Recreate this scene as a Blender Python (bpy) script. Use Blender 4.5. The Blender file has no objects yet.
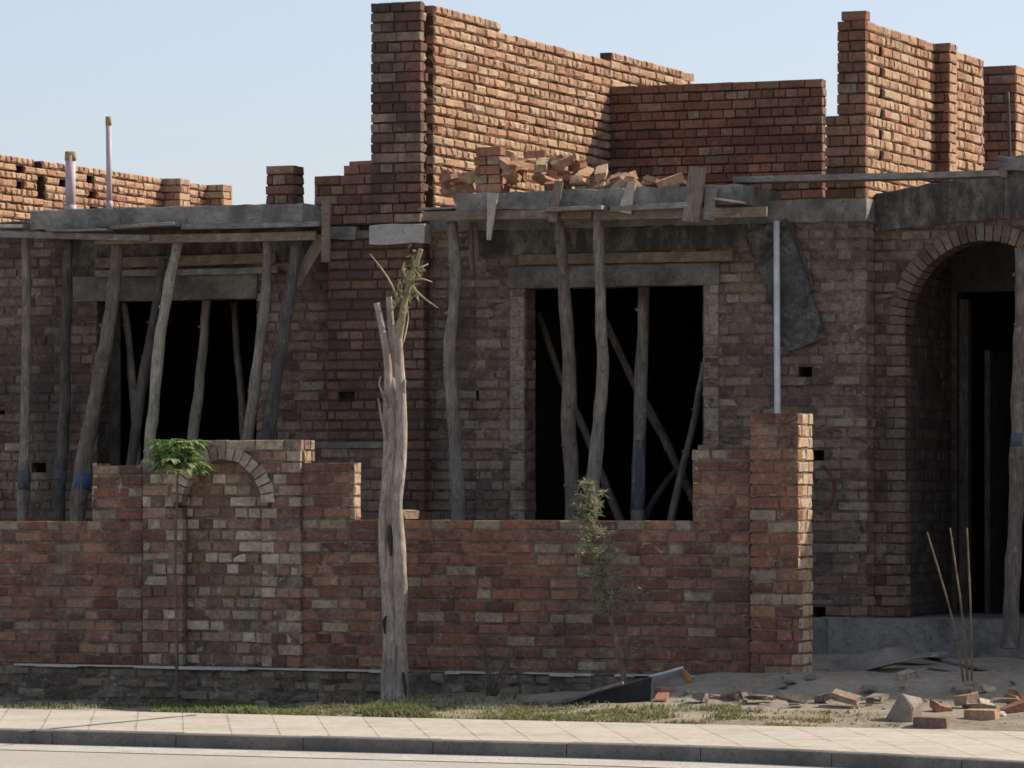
import bpy, bmesh, math, random
from mathutils import Vector, Matrix, noise
R = math.radians
sc = bpy.context.scene
COL = sc.collection
rnd = random.Random(7)

# ------------------------------------------------------------------ camera model (survey of the photo)
F, TH, HZ = 4250.0, R(22.4), 490.0
CAM = Vector((12.0, -29.87, 1.57))
def ray(px, py):
    u = (px - 512) / F; v = (HZ - py) / F
    return Vector((-math.sin(TH) + math.cos(TH) * u, math.cos(TH) + math.sin(TH) * u, v))
def at(px, py, Y):                     # point of the vertical plane Y seen at a pixel
    d = ray(px, py); return CAM + d * ((Y - CAM.y) / d.y)
def X(px, Y): return at(px, 490, Y).x
def Zh(px, py, Y): return at(px, py, Y).z
def onx(px, py, x):                    # point of the vertical plane x = const
    d = ray(px, py); return CAM + d * ((x - CAM.x) / d.x)
def Zg(px, py, z):                     # point at height z
    d = ray(px, py); return CAM + d * ((z - CAM.z) / d.z)

cam = bpy.data.cameras.new('camera'); co = bpy.data.objects.new('camera', cam); COL.objects.link(co)
co.location = CAM; co.rotation_euler = (R(90), 0, TH)
cam.sensor_width = 36; cam.lens = 36 * F / 1024; cam.shift_y = (HZ - 384) / 1024
cam.clip_start = 0.5; cam.clip_end = 3000
sc.camera = co

# ------------------------------------------------------------------ light
SUN = Vector((1.0, 0.9, 1.02)).normalized()
el = math.asin(SUN.z); az = math.atan2(SUN.x, SUN.y)
w = bpy.data.worlds.new('World'); sc.world = w; w.use_nodes = True
nt = w.node_tree; nt.nodes.clear()
sky = nt.nodes.new('ShaderNodeTexSky'); sky.sky_type = 'NISHITA'; sky.sun_disc = False
sky.sun_elevation = el; sky.sun_rotation = az
sky.air_density = 1.0; sky.dust_density = 1.6; sky.ozone_density = 1.4; sky.altitude = 100
bg = nt.nodes.new('ShaderNodeBackground'); bg.inputs['Strength'].default_value = 0.088
out = nt.nodes.new('ShaderNodeOutputWorld')
mxw = nt.nodes.new('ShaderNodeMix'); mxw.data_type = 'RGBA'; mxw.blend_type = 'MULTIPLY'; mxw.inputs[0].default_value = 1
mxw.inputs[7].default_value = (1.04, .962, 1.02, 1)
nt.links.new(sky.outputs[0], mxw.inputs[6]); hz = nt.nodes.new('ShaderNodeMix'); hz.data_type = 'RGBA'; hz.inputs[0].default_value = .35; hz.inputs[7].default_value = (3.6, 4.15, 4.8, 1)
nt.links.new(mxw.outputs[2], hz.inputs[6]); nt.links.new(hz.outputs[2], bg.inputs['Color']); nt.links.new(bg.outputs[0], out.inputs['Surface'])
sl = bpy.data.lights.new('sun', 'SUN'); sl.energy = 3.4; sl.angle = R(0.55); sl.color = (1.0, 0.90, 0.755)
so = bpy.data.objects.new('sun', sl); COL.objects.link(so)
so.rotation_euler = SUN.to_track_quat('Z', 'Y').to_euler(); so.location = (10, 10, 20)
sc.view_settings.view_transform = 'Standard'; sc.view_settings.look = 'None'
sc.view_settings.exposure = 0.95; sc.view_settings.gamma = 1.0
sc.render.engine = 'CYCLES'
sc.cycles.max_bounces = 6; sc.cycles.diffuse_bounces = 4
sc.render.filter_size = 1.6
try: sc.cycles.pixel_filter_type = 'BLACKMAN_HARRIS'; sc.cycles.filter_width = 1.6
except Exception: pass

# ------------------------------------------------------------------ materials
class NB:
    def __init__(s, name):
        s.m = bpy.data.materials.new(name); s.m.use_nodes = True
        s.t = s.m.node_tree; s.t.nodes.clear()
        s.o = s.n('ShaderNodeOutputMaterial'); s.b = s.n('ShaderNodeBsdfPrincipled')
        s.b.inputs['Roughness'].default_value = 0.92
        s.b.inputs['Specular IOR Level'].default_value = 0.25
        s.l(s.b.outputs[0], s.o.inputs[0])
    def n(s, t, **k):
        nd = s.t.nodes.new(t)
        for a, v in k.items(): setattr(nd, a, v)
        return nd
    def l(s, a, b): s.t.links.new(a, b)
    def coord(s): return s.n('ShaderNodeTexCoord').outputs['Object']
    def noise(s, scale, detail=4, rough=0.55, vec=None, stretch=None):
        v = vec or s.coord()
        if stretch:
            mp = s.n('ShaderNodeMapping'); mp.inputs['Scale'].default_value = stretch
            s.l(v, mp.inputs[0]); v = mp.outputs[0]
        nd = s.n('ShaderNodeTexNoise'); nd.inputs['Scale'].default_value = scale
        nd.inputs['Detail'].default_value = detail; nd.inputs['Roughness'].default_value = rough
        s.l(v, nd.inputs['Vector']); return nd.outputs['Fac']
    def ramp(s, fac, stops, interp='LINEAR'):
        r = s.n('ShaderNodeValToRGB'); r.color_ramp.interpolation = interp
        e = r.color_ramp.elements
        while len(e) < len(stops): e.new(0.5)
        for i, (p, c) in enumerate(stops):
            e[i].position = p
            e[i].color = (c, c, c, 1) if isinstance(c, (int, float)) else (*c, 1)
        s.l(fac, r.inputs[0]); return r.outputs[0]
    def mix(s, fac, a, b, mode='MIX'):
        m = s.n('ShaderNodeMix', data_type='RGBA', blend_type=mode)
        for v, i in ((fac, 0), (a, 6), (b, 7)):
            if isinstance(v, (int, float)): m.inputs[i].default_value = v
            elif isinstance(v, tuple): m.inputs[i].default_value = (*v, 1)
            else: s.l(v, m.inputs[i])
        return m.outputs[2]
    def math(s, op, a, b=0.0):
        m = s.n('ShaderNodeMath', operation=op)
        for v, i in ((a, 0), (b, 1)):
            if isinstance(v, (int, float)): m.inputs[i].default_value = v
            else: s.l(v, m.inputs[i])
        return m.outputs[0]
    def bump(s, h, dist, strength=1.0):
        b = s.n('ShaderNodeBump'); b.inputs['Distance'].default_value = dist; b.inputs['Strength'].default_value = strength
        s.l(h, b.inputs['Height']); s.l(b.outputs[0], s.b.inputs['Normal'])
    def col(s, c):
        if isinstance(c, tuple): s.b.inputs['Base Color'].default_value = (*c, 1)
        else: s.l(c, s.b.inputs['Base Color'])
        return s.m

def overlay(b, c, smear_amt, mortar, stain, spots):
    """mortar wiped over bricks and joints alike, white blooms and old stains (same pattern on both materials)"""
    v = b.coord(); wob = b.n('ShaderNodeTexNoise'); wob.inputs['Scale'].default_value = 9; wob.inputs['Detail'].default_value = 3; b.l(v, wob.inputs['Vector'])
    vm = b.n('ShaderNodeVectorMath', operation='MULTIPLY_ADD'); vm.inputs[1].default_value = (.10, .10, .10); b.l(wob.outputs['Color'], vm.inputs[0]); b.l(v, vm.inputs[2]); v = vm.outputs[0]
    big = b.noise(1.9, 5, 0.65); med = b.noise(9, 7, 0.72, vec=v, stretch=(.7, .7, 1.5)); fin = b.noise(30, 5, .7, vec=v)
    sm = b.math('ADD', b.math('MULTIPLY', big, 0.38), b.math('ADD', b.math('MULTIPLY', med, 0.40), b.math('MULTIPLY', fin, .22)))
    lo = 0.60 - 0.20 * smear_amt
    msk = b.ramp(sm, [(lo, 0.0), (lo + 0.11, min(.92, .45 + smear_amt * .7))])
    c = b.mix(msk, c, b.mix(b.ramp(fin, [(.32, 0.0), (.68, 1.0)]), tuple(x * .66 for x in mortar), tuple(x * 1.2 for x in mortar)))
    if spots:
        wv = b.math('MULTIPLY', b.ramp(b.noise(15, 6, 0.75, vec=v), [(0.58, 0.0), (0.66, 1.0)]), b.ramp(b.noise(1.5, 3, .6), [(.46, 0.0), (.60, 1.0)]))
        c = b.mix(b.math('MULTIPLY', wv, spots), c, (0.50, 0.475, 0.43))
    if stain:
        st = b.ramp(b.noise(1.25, 8, 0.75, stretch=(1.0, 1.0, 0.6)), [(0.44, 0.0), (0.62, 1.0)])
        c = b.mix(b.math('MULTIPLY', st, stain), c, (0.055, 0.048, 0.042))
    return c, med
def brick_mat(name, stops, pale, pale_amt, smear_amt, mortar, stain=0.0, spots=0.0, joint=None):
    b = NB(name)
    a = b.n('ShaderNodeAttribute', attribute_name='bk'); sp = b.n('ShaderNodeSeparateColor'); b.l(a.outputs['Color'], sp.inputs[0])
    c = b.ramp(sp.outputs[0], stops)
    pm = b.math('LESS_THAN', sp.outputs[1], pale_amt)
    pc = b.ramp(sp.outputs[2], [(0.0, tuple(x * 0.62 for x in pale)), (0.5, tuple(x * .85 for x in pale)), (1.0, pale)])
    blot = b.ramp(b.noise(7, 5, .7), [(.36, .45), (.58, 1.0)])
    c = b.mix(b.math('MULTIPLY', pm, blot), c, pc)
    fine = b.noise(34, 7, 0.75)
    c = b.mix(0.9, c, b.ramp(fine, [(0.25, 0.40), (0.5, 0.97), (0.75, 1.5)]), 'MULTIPLY')
    c = b.mix(0.7, c, b.ramp(b.noise(6.5, 5, .7), [(0.3, 0.62), (0.5, 1.0), (0.72, 1.3)]), 'MULTIPLY')
    c, med = overlay(b, c, smear_amt, mortar, stain, spots)
    b.bump(b.math('ADD', b.math('MULTIPLY', fine, 0.7), med), 0.016)
    j0, j1 = joint or (tuple(x * .34 for x in mortar), tuple(x * .92 for x in mortar))
    q = NB(name + '_joint'); f = q.noise(8, 7, .72); jc = q.mix(q.ramp(f, [(.34, 0.0), (.66, 1.0)]), j0, j1)
    jc, med = overlay(q, jc, smear_amt, mortar, stain, spots)
    q.bump(q.math('ADD', f, med), .02); q.col(jc); JOINT[b.m.name] = q.m
    return b.col(c)
JOINT = {}
def mortar_mat(name, c0, c1, stain=0.0, fs=16):
    b = NB(name)
    f = b.noise(fs, 6, 0.7); c = b.mix(b.ramp(f, [(.3, 0.0), (.7, 1.0)]), c0, c1)
    if stain:
        st = b.ramp(b.noise(1.6, 6, 0.68), [(0.40, 0.0), (0.62, 1.0)])
        c = b.mix(b.math('MULTIPLY', st, stain), c, (0.05, 0.045, 0.04))
    b.bump(f, 0.02); return b.col(c)

RED = [(0.0, (.135, .064, .044)), (.3, (.205, .090, .059)), (.6, (.26, .112, .072)), (.85, (.305, .145, .092)), (1.0, (.35, .20, .12))]
DRED = [(0.0, (.105, .060, .045)), (.3, (.175, .100, .073)), (.6, (.235, .138, .100)), (1.0, (.30, .195, .14))]
RAW = [(0.0, (.285, .145, .088)), (.25, (.36, .198, .118)), (.6, (.415, .250, .150)), (.85, (.445, .288, .178)), (1.0, (.45, .315, .205))]
M = {}
M['brick_wall'] = brick_mat('brick_red', RED, (.42, .335, .225), .13, .44, (.33, .265, .19), 0.45, .6, ((.05, .038, .03), (.27, .215, .155)))
M['brick_pale'] = brick_mat('brick_niche', [(0, (.15, .075, .052)), (.5, (.26, .135, .092)), (1, (.36, .23, .15))], (.56, .46, .32), .40, .40, (.38, .305, .22), 0.3, .7, ((.05, .04, .03), (.24, .195, .145)))
M['brick_facade'] = brick_mat('brick_facade', DRED, (.38, .30, .20), .14, .50, (.30, .24, .175), 0.8, .7, ((.03, .024, .019), (.19, .15, .11)))
M['brick_grey'] = brick_mat('brick_greyed', [(0, (.13, .078, .057)), (.5, (.22, .138, .098)), (1, (.30, .20, .145))], (.38, .30, .21), .16, .50, (.33, .265, .195), .5, .6, ((.035, .028, .022), (.22, .175, .13)))
M['brick_soot'] = brick_mat('brick_soot', [(0, (.12, .058, .040)), (.4, (.18, .088, .060)), (.8, (.24, .125, .083)), (1, (.42, .28, .18))], (.40, .29, .19), .06, .3, (.22, .17, .125), .75, 0, ((.015, .011, .008), (.06, .045, .034)))
M['brick_dark'] = brick_mat('brick_dark', [(0, (.06, .04, .032)), (.5, (.10, .066, .05)), (1, (.14, .10, .075))], (.16, .13, .10), .06, .6, (.13, .108, .086), .6, 0)  # darkened brick, paints interior shade onto the porch inner walls
M['brick_jamb'] = brick_mat('brick_jamb', DRED, (.40, .33, .23), .3, .80, (.34, .285, .215), .1, .5)
M['brick_pier'] = brick_mat('brick_pier', [(0, (.13, .064, .043)), (.5, (.205, .100, .066)), (1, (.27, .145, .095))], (.30, .235, .17), .06, .28, (.25, .19, .135), .7, .2, ((.02, .015, .012), (.09, .068, .05)))
M['brick_raw'] = brick_mat('brick_raw', RAW, (.47, .33, .21), .10, .22, (.37, .255, .16), 0.12, 0, ((.04, .024, .016), (.12, .075, .046)))  # lighter copy, sunlight put into the colour of right-facing upper walls
M['brick_end'] = brick_mat('brick_end', [(0, (.38, .24, .15)), (1, (.52, .37, .24))], (.55, .43, .29), .3, .5, (.50, .40, .28), 0.05)  # pale copy, sunlight put into the colour of wall ends and pillar side
M['brick_upper'] = brick_mat('brick_upper', [(0, (.16, .075, .048)), (.4, (.23, .108, .068)), (.8, (.29, .145, .09)), (1, (.33, .19, .12))], (.36, .26, .17), .05, .2, (.26, .19, .13), 0.5, 0, ((.016, .011, .008), (.06, .04, .028)))  # darker copy, shade put into the colour of upper wall fronts
M['mortar'] = mortar_mat('mortar', (.10, .082, .068), (.27, .23, .19), .85, 6)
M['mortar_dark'] = mortar_mat('mortar_dark', (.06, .048, .039), (.20, .165, .132), .6, 6)
M['mortar_raw'] = mortar_mat('mortar_raw', (.07, .042, .03), (.15, .10, .07))
def concrete(name, c0, c1, stain, sd=0.55, sc_=2.2, stretch=None, pitamt=.7):
    b = NB(name)
    f = b.noise(9, 8, 0.7); c = b.mix(b.ramp(f, [(.28, 0.0), (.72, 1.0)]), c0, c1)
    st = b.ramp(b.noise(sc_, 7, 0.7, stretch=stretch), [(sd - .12, 0.0), (sd + .1, 1.0)])
    c = b.mix(b.math('MULTIPLY', st, .8), c, stain)
    pits = b.ramp(b.noise(45, 2, .5), [(.30, 0.0), (.36, 1.0)])
    c = b.mix(b.math('MULTIPLY', b.math('SUBTRACT', 1.0, pits), pitamt), c, (.04, .04, .04))
    b.bump(b.math('ADD', f, b.math('MULTIPLY', pits, .3)), 0.02); return b.col(c)
M['concrete'] = concrete('concrete', (.19, .175, .148), (.36, .335, .285), (.095, .088, .077), .50, 3.0, pitamt=.35)
M['concrete_pad'] = concrete('concrete_pad', (.38, .35, .30), (.52, .48, .41), (.25, .23, .20), .66, pitamt=.3)
M['concrete_stained'] = concrete('concrete_stained', (.13, .117, .098), (.29, .265, .22), (.022, .020, .019), .44, 3.6, (1.6, 1.6, .6))
M['plinth'] = concrete('plinth_concrete', (.20, .18, .15), (.31, .28, .235), (.06, .055, .05), .56, 2.2, pitamt=.3)
M['tar_board'] = concrete('smeared_board', (.05, .047, .043), (.24, .22, .19), (.018, .017, .017), .50, 5.0)
M['plaster'] = concrete('lintel_plaster', (.15, .132, .108), (.29, .258, .21), (.065, .058, .048), .50, 3.0, pitamt=.3)
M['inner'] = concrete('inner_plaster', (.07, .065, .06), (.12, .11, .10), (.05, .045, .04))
def wood(name, c0, c1, c2, streak, bumpd=.008, scale=14):
    b = NB(name)
    g = b.noise(scale, 6, 0.65, stretch=streak); n2 = b.noise(5, 5, .6)
    c = b.ramp(g, [(.28, c0), (.52, c1), (.75, c2)])
    c = b.mix(.8, c, b.ramp(n2, [(.3, .5), (.7, 1.3)]), 'MULTIPLY')
    blt = b.ramp(b.noise(11, 5, .7), [(.60, 0.0), (.68, 1.0)]); c = b.mix(b.math('MULTIPLY', blt, .55), c, tuple(min(1, x * 1.25) for x in c2))
    b.bump(g, bumpd); return b.col(c)
POLE_ST = (5, 5, .5)
M['pole_grey'] = wood('pole_bark_grey', (.11, .093, .072), (.235, .20, .155), (.36, .31, .25), POLE_ST)
M['pole_brown'] = wood('pole_bark_brown', (.085, .067, .052), (.175, .14, .108), (.27, .22, .175), POLE_ST)
M['pole_dark'] = wood('pole_bark_dark', (.048, .041, .035), (.105, .09, .075), (.17, .148, .125), POLE_ST)
M['pole_pale'] = wood('pole_bark_pale', (.17, .145, .11), (.32, .28, .21), (.42, .37, .28), POLE_ST)
M['board'] = wood('board_brown', (.12, .085, .058), (.22, .165, .115), (.31, .24, .175), (.8, 9, 9))
M['board_grey'] = wood('board_grey', (.13, .115, .095), (.24, .215, .18), (.36, .33, .28), (.8, 9, 9))
M['board_pale'] = wood('board_pale', (.27, .235, .18), (.42, .37, .29), (.52, .47, .38), (6, 6, .8))
M['cleat'] = wood('cleat_brown', (.13, .10, .075), (.22, .175, .135), (.30, .245, .19), (7, 7, .7))
M['trunk'] = wood('trunk_bark', (.15, .12, .095), (.40, .335, .275), (.57, .495, .41), (10, 10, 1.2), .018, 9)
M['trunk_dark'] = wood('trunk_hollow', (.02, .018, .015), (.05, .042, .035), (.09, .075, .06), (5, 5, .6))
M['twig'] = wood('dry_twig', (.20, .16, .10), (.36, .29, .18), (.48, .40, .26), (5, 5, .8))
M['stem'] = wood('sapling_stem', (.08, .06, .043), (.155, .12, .088), (.23, .185, .135), (6, 6, .6))
M['rod'] = wood('cane', (.10, .075, .047), (.18, .135, .085), (.24, .19, .13), (5, 5, .7))
def plain(name, c, rough=.6, spec=.4, var=.25, nscale=12):
    b = NB(name); b.b.inputs['Roughness'].default_value = rough; b.b.inputs['Specular IOR Level'].default_value = spec
    f = b.noise(nscale, 5, .65)
    c2 = b.mix(b.ramp(f, [(.3, 0.0), (.7, 1.0)]), tuple(x * (1 - var) for x in c), tuple(min(1, x * (1 + var * .6)) for x in c))
    b.bump(f, .003); return b.col(c2)
M['pvc_pink'] = plain('pvc_pinkish', (.42, .33, .36), .6, .4, .3, 7)
M['pvc_white'] = plain('pvc_white', (.62, .60, .60), .55, .4, .28, 6)
M['cap'] = plain('pipe_rag', (.36, .27, .12), .9, .1, .3)
def paintmat(name, c, amt):
    b = NB(name); f = b.noise(14, 6, .7); g = b.noise(9, 5, .7, stretch=(5, 5, .6))
    w_ = b.ramp(g, [(.3, (.06, .055, .05)), (.7, (.15, .135, .12))])
    b.bump(g, .006); return b.col(b.mix(b.ramp(f, [(.38, amt), (.62, amt * .3)]), w_, c))
M['blue'] = paintmat('blue_paint', (.035, .105, .27), .9)
M['teal'] = paintmat('teal_paint', (.07, .10, .145), .5)
M['redpaint'] = plain('red_paint', (.15, .055, .052), .9, .1, .5, 24)
M['tar'] = plain('black_sheet', (.022, .021, .022), .75, .3, .4)
M['panel'] = plain('grey_panel', (.27, .245, .21), .7, .3, .3)
M['rust'] = plain('ochre_edge', (.36, .19, .055), .8, .2, .35, 30)
M['stone'] = concrete('stone', (.20, .165, .13), (.36, .30, .235), (.13, .11, .09), pitamt=.2)
M['grit'] = concrete('grey_rubble', (.165, .145, .118), (.29, .255, .21), (.10, .09, .075), pitamt=.2)
M['rubble_brick'] = brick_mat('rubble_brick', RAW, (.46, .34, .22), .15, .20, (.34, .28, .22))
M['rubble_red'] = brick_mat('rubble_red', [(0, (.24, .105, .062)), (.5, (.34, .165, .10)), (1, (.42, .23, .145))], (.42, .35, .27), .12, .3, (.32, .28, .23))
def leaf(name, c0, c1, c2):
    b = NB(name); b.b.inputs['Roughness'].default_value = .5; b.b.inputs['Specular IOR Level'].default_value = .4
    a = b.n('ShaderNodeAttribute', attribute_name='bk'); sp = b.n('ShaderNodeSeparateColor'); b.l(a.outputs['Color'], sp.inputs[0])
    c = b.ramp(sp.outputs[0], [(0, c0), (.5, c1), (1, c2)])
    b.col(c)
    tr = b.n('ShaderNodeBsdfTranslucent'); b.l(c, tr.inputs[0])
    mx = b.n('ShaderNodeMixShader'); mx.inputs[0].default_value = .5
    b.l(b.b.outputs[0], mx.inputs[1]); b.l(tr.outputs[0], mx.inputs[2]); b.l(mx.outputs[0], b.o.inputs[0])
    return b.m
M['leaf_green'] = leaf('papaya_leaf', (.07, .15, .035), (.19, .30, .08), (.45, .50, .25))
M['leaf_dull'] = leaf('dusty_leaf', (.14, .148, .085), (.22, .225, .13), (.31, .31, .19))
M['grass'] = leaf('grass_blade', (.075, .11, .028), (.15, .18, .055), (.27, .26, .11))
M['grass_dry'] = leaf('grass_dry', (.13, .11, .055), (.25, .205, .11), (.36, .30, .18))

def soil():
    b = NB('soil')
    n1 = b.noise(1.1, 7, .7); n2 = b.noise(14, 8, .75); n3 = b.noise(60, 3, .6)
    c = b.mix(b.ramp(n1, [(.35, 0.0), (.62, 1.0)]), (.29, .235, .165), (.46, .385, .28))
    c = b.mix(.8, c, b.ramp(n2, [(.28, .5), (.5, .95), (.75, 1.25)]), 'MULTIPLY')
    peb = b.ramp(n3, [(.62, 0.0), (.68, 1.0)]); c = b.mix(b.math('MULTIPLY', peb, .6), c, (.42, .38, .32))
    b.bump(b.math('ADD', n2, b.math('MULTIPLY', n3, .4)), .05); return b.col(c)
M['soil'] = soil()
def paving():
    b = NB('paving')
    v = b.coord(); mp = b.n('ShaderNodeMapping'); mp.inputs['Rotation'].default_value = (0, 0, R(-27)); b.l(v, mp.inputs[0])
    br = b.n('ShaderNodeTexBrick'); br.offset = 0.0
    br.inputs['Scale'].default_value = 1.0; br.inputs['Brick Width'].default_value = .31; br.inputs['Row Height'].default_value = .31
    br.inputs['Mortar Size'].default_value = .011; br.inputs['Mortar Smooth'].default_value = .3; br.inputs['Bias'].default_value = -.1
    br.inputs['Color1'].default_value = (.37, .315, .255, 1); br.inputs['Color2'].default_value = (.43, .375, .305, 1); br.inputs['Mortar'].default_value = (.285, .235, .185, 1)
    b.l(mp.outputs[0], br.inputs[0])
    n1 = b.noise(1.6, 6, .7); n2 = b.noise(11, 7, .78)
    c = b.mix(b.ramp(n1, [(.36, 0.0), (.60, .95)]), br.outputs[0], (.455, .405, .325))
    c = b.mix(.9, c, b.ramp(n2, [(.3, .70), (.5, 1.0), (.7, 1.18)]), 'MULTIPLY')
    b.bump(b.math('SUBTRACT', b.math('MULTIPLY', n2, .4), br.outputs['Fac']), .008); return b.col(c)
M['paving'] = paving()
def road():
    b = NB('road'); n1 = b.noise(.7, 6, .7); n2 = b.noise(40, 6, .75)
    c = b.mix(b.ramp(n1, [(.35, 0.0), (.65, 1.0)]), (.355, .322, .275), (.415, .38, .325))
    c = b.mix(.7, c, b.ramp(n2, [(.3, .7), (.7, 1.2)]), 'MULTIPLY'); b.bump(n2, .006); return b.col(c)
M['road'] = road()
M['gutter'] = concrete('gutter_concrete', (.44, .405, .345), (.53, .485, .415), (.38, .345, .29), .5)
M['kerb'] = concrete('kerb_concrete', (.15, .13, .11), (.225, .20, .17), (.095, .085, .075), pitamt=.0)

# ------------------------------------------------------------------ mesh builder
class MB:
    def __init__(s): s.v = []; s.f = []; s.m = []; s.c = []
    def add(s, vs, fs, mi=0, c=(.5, .9, .5)):
        o = len(s.v); s.v += [tuple(p) for p in vs]; s.f += [tuple(i + o for i in f) for f in fs]
        s.m += [mi] * len(fs); s.c += [c] * len(vs)
    def box(s, x0, x1, y0, y1, z0, z1, mi=0, c=(.5, .9, .5)):
        s.add([(x0, y0, z0), (x1, y0, z0), (x1, y1, z0), (x0, y1, z0), (x0, y0, z1), (x1, y0, z1), (x1, y1, z1), (x0, y1, z1)],
              [(0, 3, 2, 1), (4, 5, 6, 7), (0, 1, 5, 4), (1, 2, 6, 5), (2, 3, 7, 6), (3, 0, 4, 7)], mi, c)
    def bar(s, p0, p1, side, w, t, mi=0, jit=0.0, taper=1.0, bev=.004):
        """board from p0 to p1, width w along side, thickness t, worn chamfered edges"""
        p0 = Vector(p0); p1 = Vector(p1); d = (p1 - p0).normalized(); sd = Vector(side); sd = (sd - d * sd.dot(d)).normalized(); n = d.cross(sd)
        nseg = max(2, int((p1 - p0).length / .35)); rings = []
        vs = []; fs = []
        for i in range(nseg + 1):
            k = i / nseg; ww = w * (1 + (taper - 1) * k) / 2; tt = t / 2
            c = p0.lerp(p1, k) + n * rnd.uniform(-jit, jit) + sd * rnd.uniform(-jit, jit)
            for a, b_ in ((-ww + bev, -tt), (ww - bev, -tt), (ww, -tt + bev), (ww, tt - bev), (ww - bev, tt), (-ww + bev, tt), (-ww, tt - bev), (-ww, -tt + bev)):
                vs.append(c + sd * (a + rnd.uniform(-.3, .3) * jit) + n * b_)
        for i in range(nseg):
            for j in range(8):
                a = i * 8 + j; b_ = i * 8 + (j + 1) % 8; fs.append((a, b_, b_ + 8, a + 8))
        fs.append(tuple(range(7, -1, -1))); fs.append(tuple(nseg * 8 + j for j in range(8)))
        s.add(vs, fs, mi)
    def tube(s, pts, rad, seg=10, mi=0, rough=.0, c=(.5, .9, .5), sub=1, seed=0.0, cap=True, groove=0.0):
        P = [Vector(p) for p in pts]; Rr = list(rad)
        if sub > 1:
            Q = []; RR = []
            n = len(P)
            for i in range(n - 1):
                a = P[max(i - 1, 0)]; b_ = P[i]; c_ = P[i + 1]; d = P[min(i + 2, n - 1)]
                for k in range(sub):
                    t = k / sub
                    Q.append(.5 * ((2 * b_) + (c_ - a) * t + (2 * a - 5 * b_ + 4 * c_ - d) * t * t + (3 * b_ - a - 3 * c_ + d) * t ** 3))
                    RR.append(Rr[i] + (Rr[i + 1] - Rr[i]) * t)
            Q.append(P[-1]); RR.append(Rr[-1]); P = Q; Rr = RR
        vs = []; fs = []
        ref = None
        for i, p in enumerate(P):
            d = (P[min(i + 1, len(P) - 1)] - P[max(i - 1, 0)]).normalized()
            if ref is None: ref = d.orthogonal().normalized()
            ref = (ref - d * ref.dot(d)).normalized(); bi = d.cross(ref)
            for j in range(seg):
                a = 2 * math.pi * j / seg
                q = ref * math.cos(a) + bi * math.sin(a)
                k = 1.0
                if rough: k += rough * noise.noise(Vector((q.x * 1.3 + seed, q.y * 1.3 + p.z * 2.2, p.z * 3.1 + p.x * 2))) * 1.6
                if groove: k += groove * (noise.noise(Vector((q.x * 3.2 + seed * 2, q.y * 3.2, p.z * .9 + seed))) + .5 * noise.noise(Vector((q.x * 7, q.y * 7, p.z * 2.1 + seed))))
                vs.append(p + q * Rr[i] * k)
        for i in range(len(P) - 1):
            for j in range(seg):
                a = i * seg + j; b_ = i * seg + (j + 1) % seg; fs.append((a, b_, b_ + seg, a + seg))
        if cap: fs.append(tuple(range(seg - 1, -1, -1))); fs.append(tuple((len(P) - 1) * seg + j for j in range(seg)))
        s.add(vs, fs, mi, c)
    def build(s, name, mats, parent=None, smooth=False, loc=None):
        me = bpy.data.meshes.new(name)
        vs = s.v
        L = Vector((0, 0, 0))
        if loc is not None: L = Vector(loc)
        elif parent is not None: L = parent.matrix_basis.translation.copy() if parent.parent is None else parent.parent.matrix_basis.translation + parent.matrix_basis.translation
        vs = [(v[0] - L.x, v[1] - L.y, v[2] - L.z) for v in s.v]
        me.from_pydata(vs, [], s.f)
        for m in (mats if isinstance(mats, (list, tuple)) else [mats]): me.materials.append(m)
        me.polygons.foreach_set('material_index', s.m)
        at_ = me.attributes.new('bk', 'FLOAT_COLOR', 'POINT')
        flat = []
        for c in s.c: flat += [c[0], c[1], c[2], 1.0]
        at_.data.foreach_set('color', flat)
        if smooth: me.polygons.foreach_set('use_smooth', [True] * len(s.f))
        me.update()
        bm = bmesh.new(); bm.from_mesh(me); bmesh.ops.recalc_face_normals(bm, faces=bm.faces); bm.to_mesh(me); bm.free()
        o = bpy.data.objects.new(name, me); COL.objects.link(o)
        if parent is not None: o.parent = parent
        elif loc is not None: o.location = L
        return o

def tag(o, label, cat, group=None, kind=None):
    o['label'] = label; o['category'] = cat
    if group: o['group'] = group
    if kind: o['kind'] = kind
    return o
def thing(name, label, cat, loc=(0, 0, 0), group=None):
    o = bpy.data.objects.new(name, None); COL.objects.link(o); o.location = loc; o.empty_display_size = .2
    return tag(o, label, cat, group)
def struct(name, mb, mats, smooth=False):
    o = mb.build(name, mats, None, smooth); o['kind'] = 'structure'; return o

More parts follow.
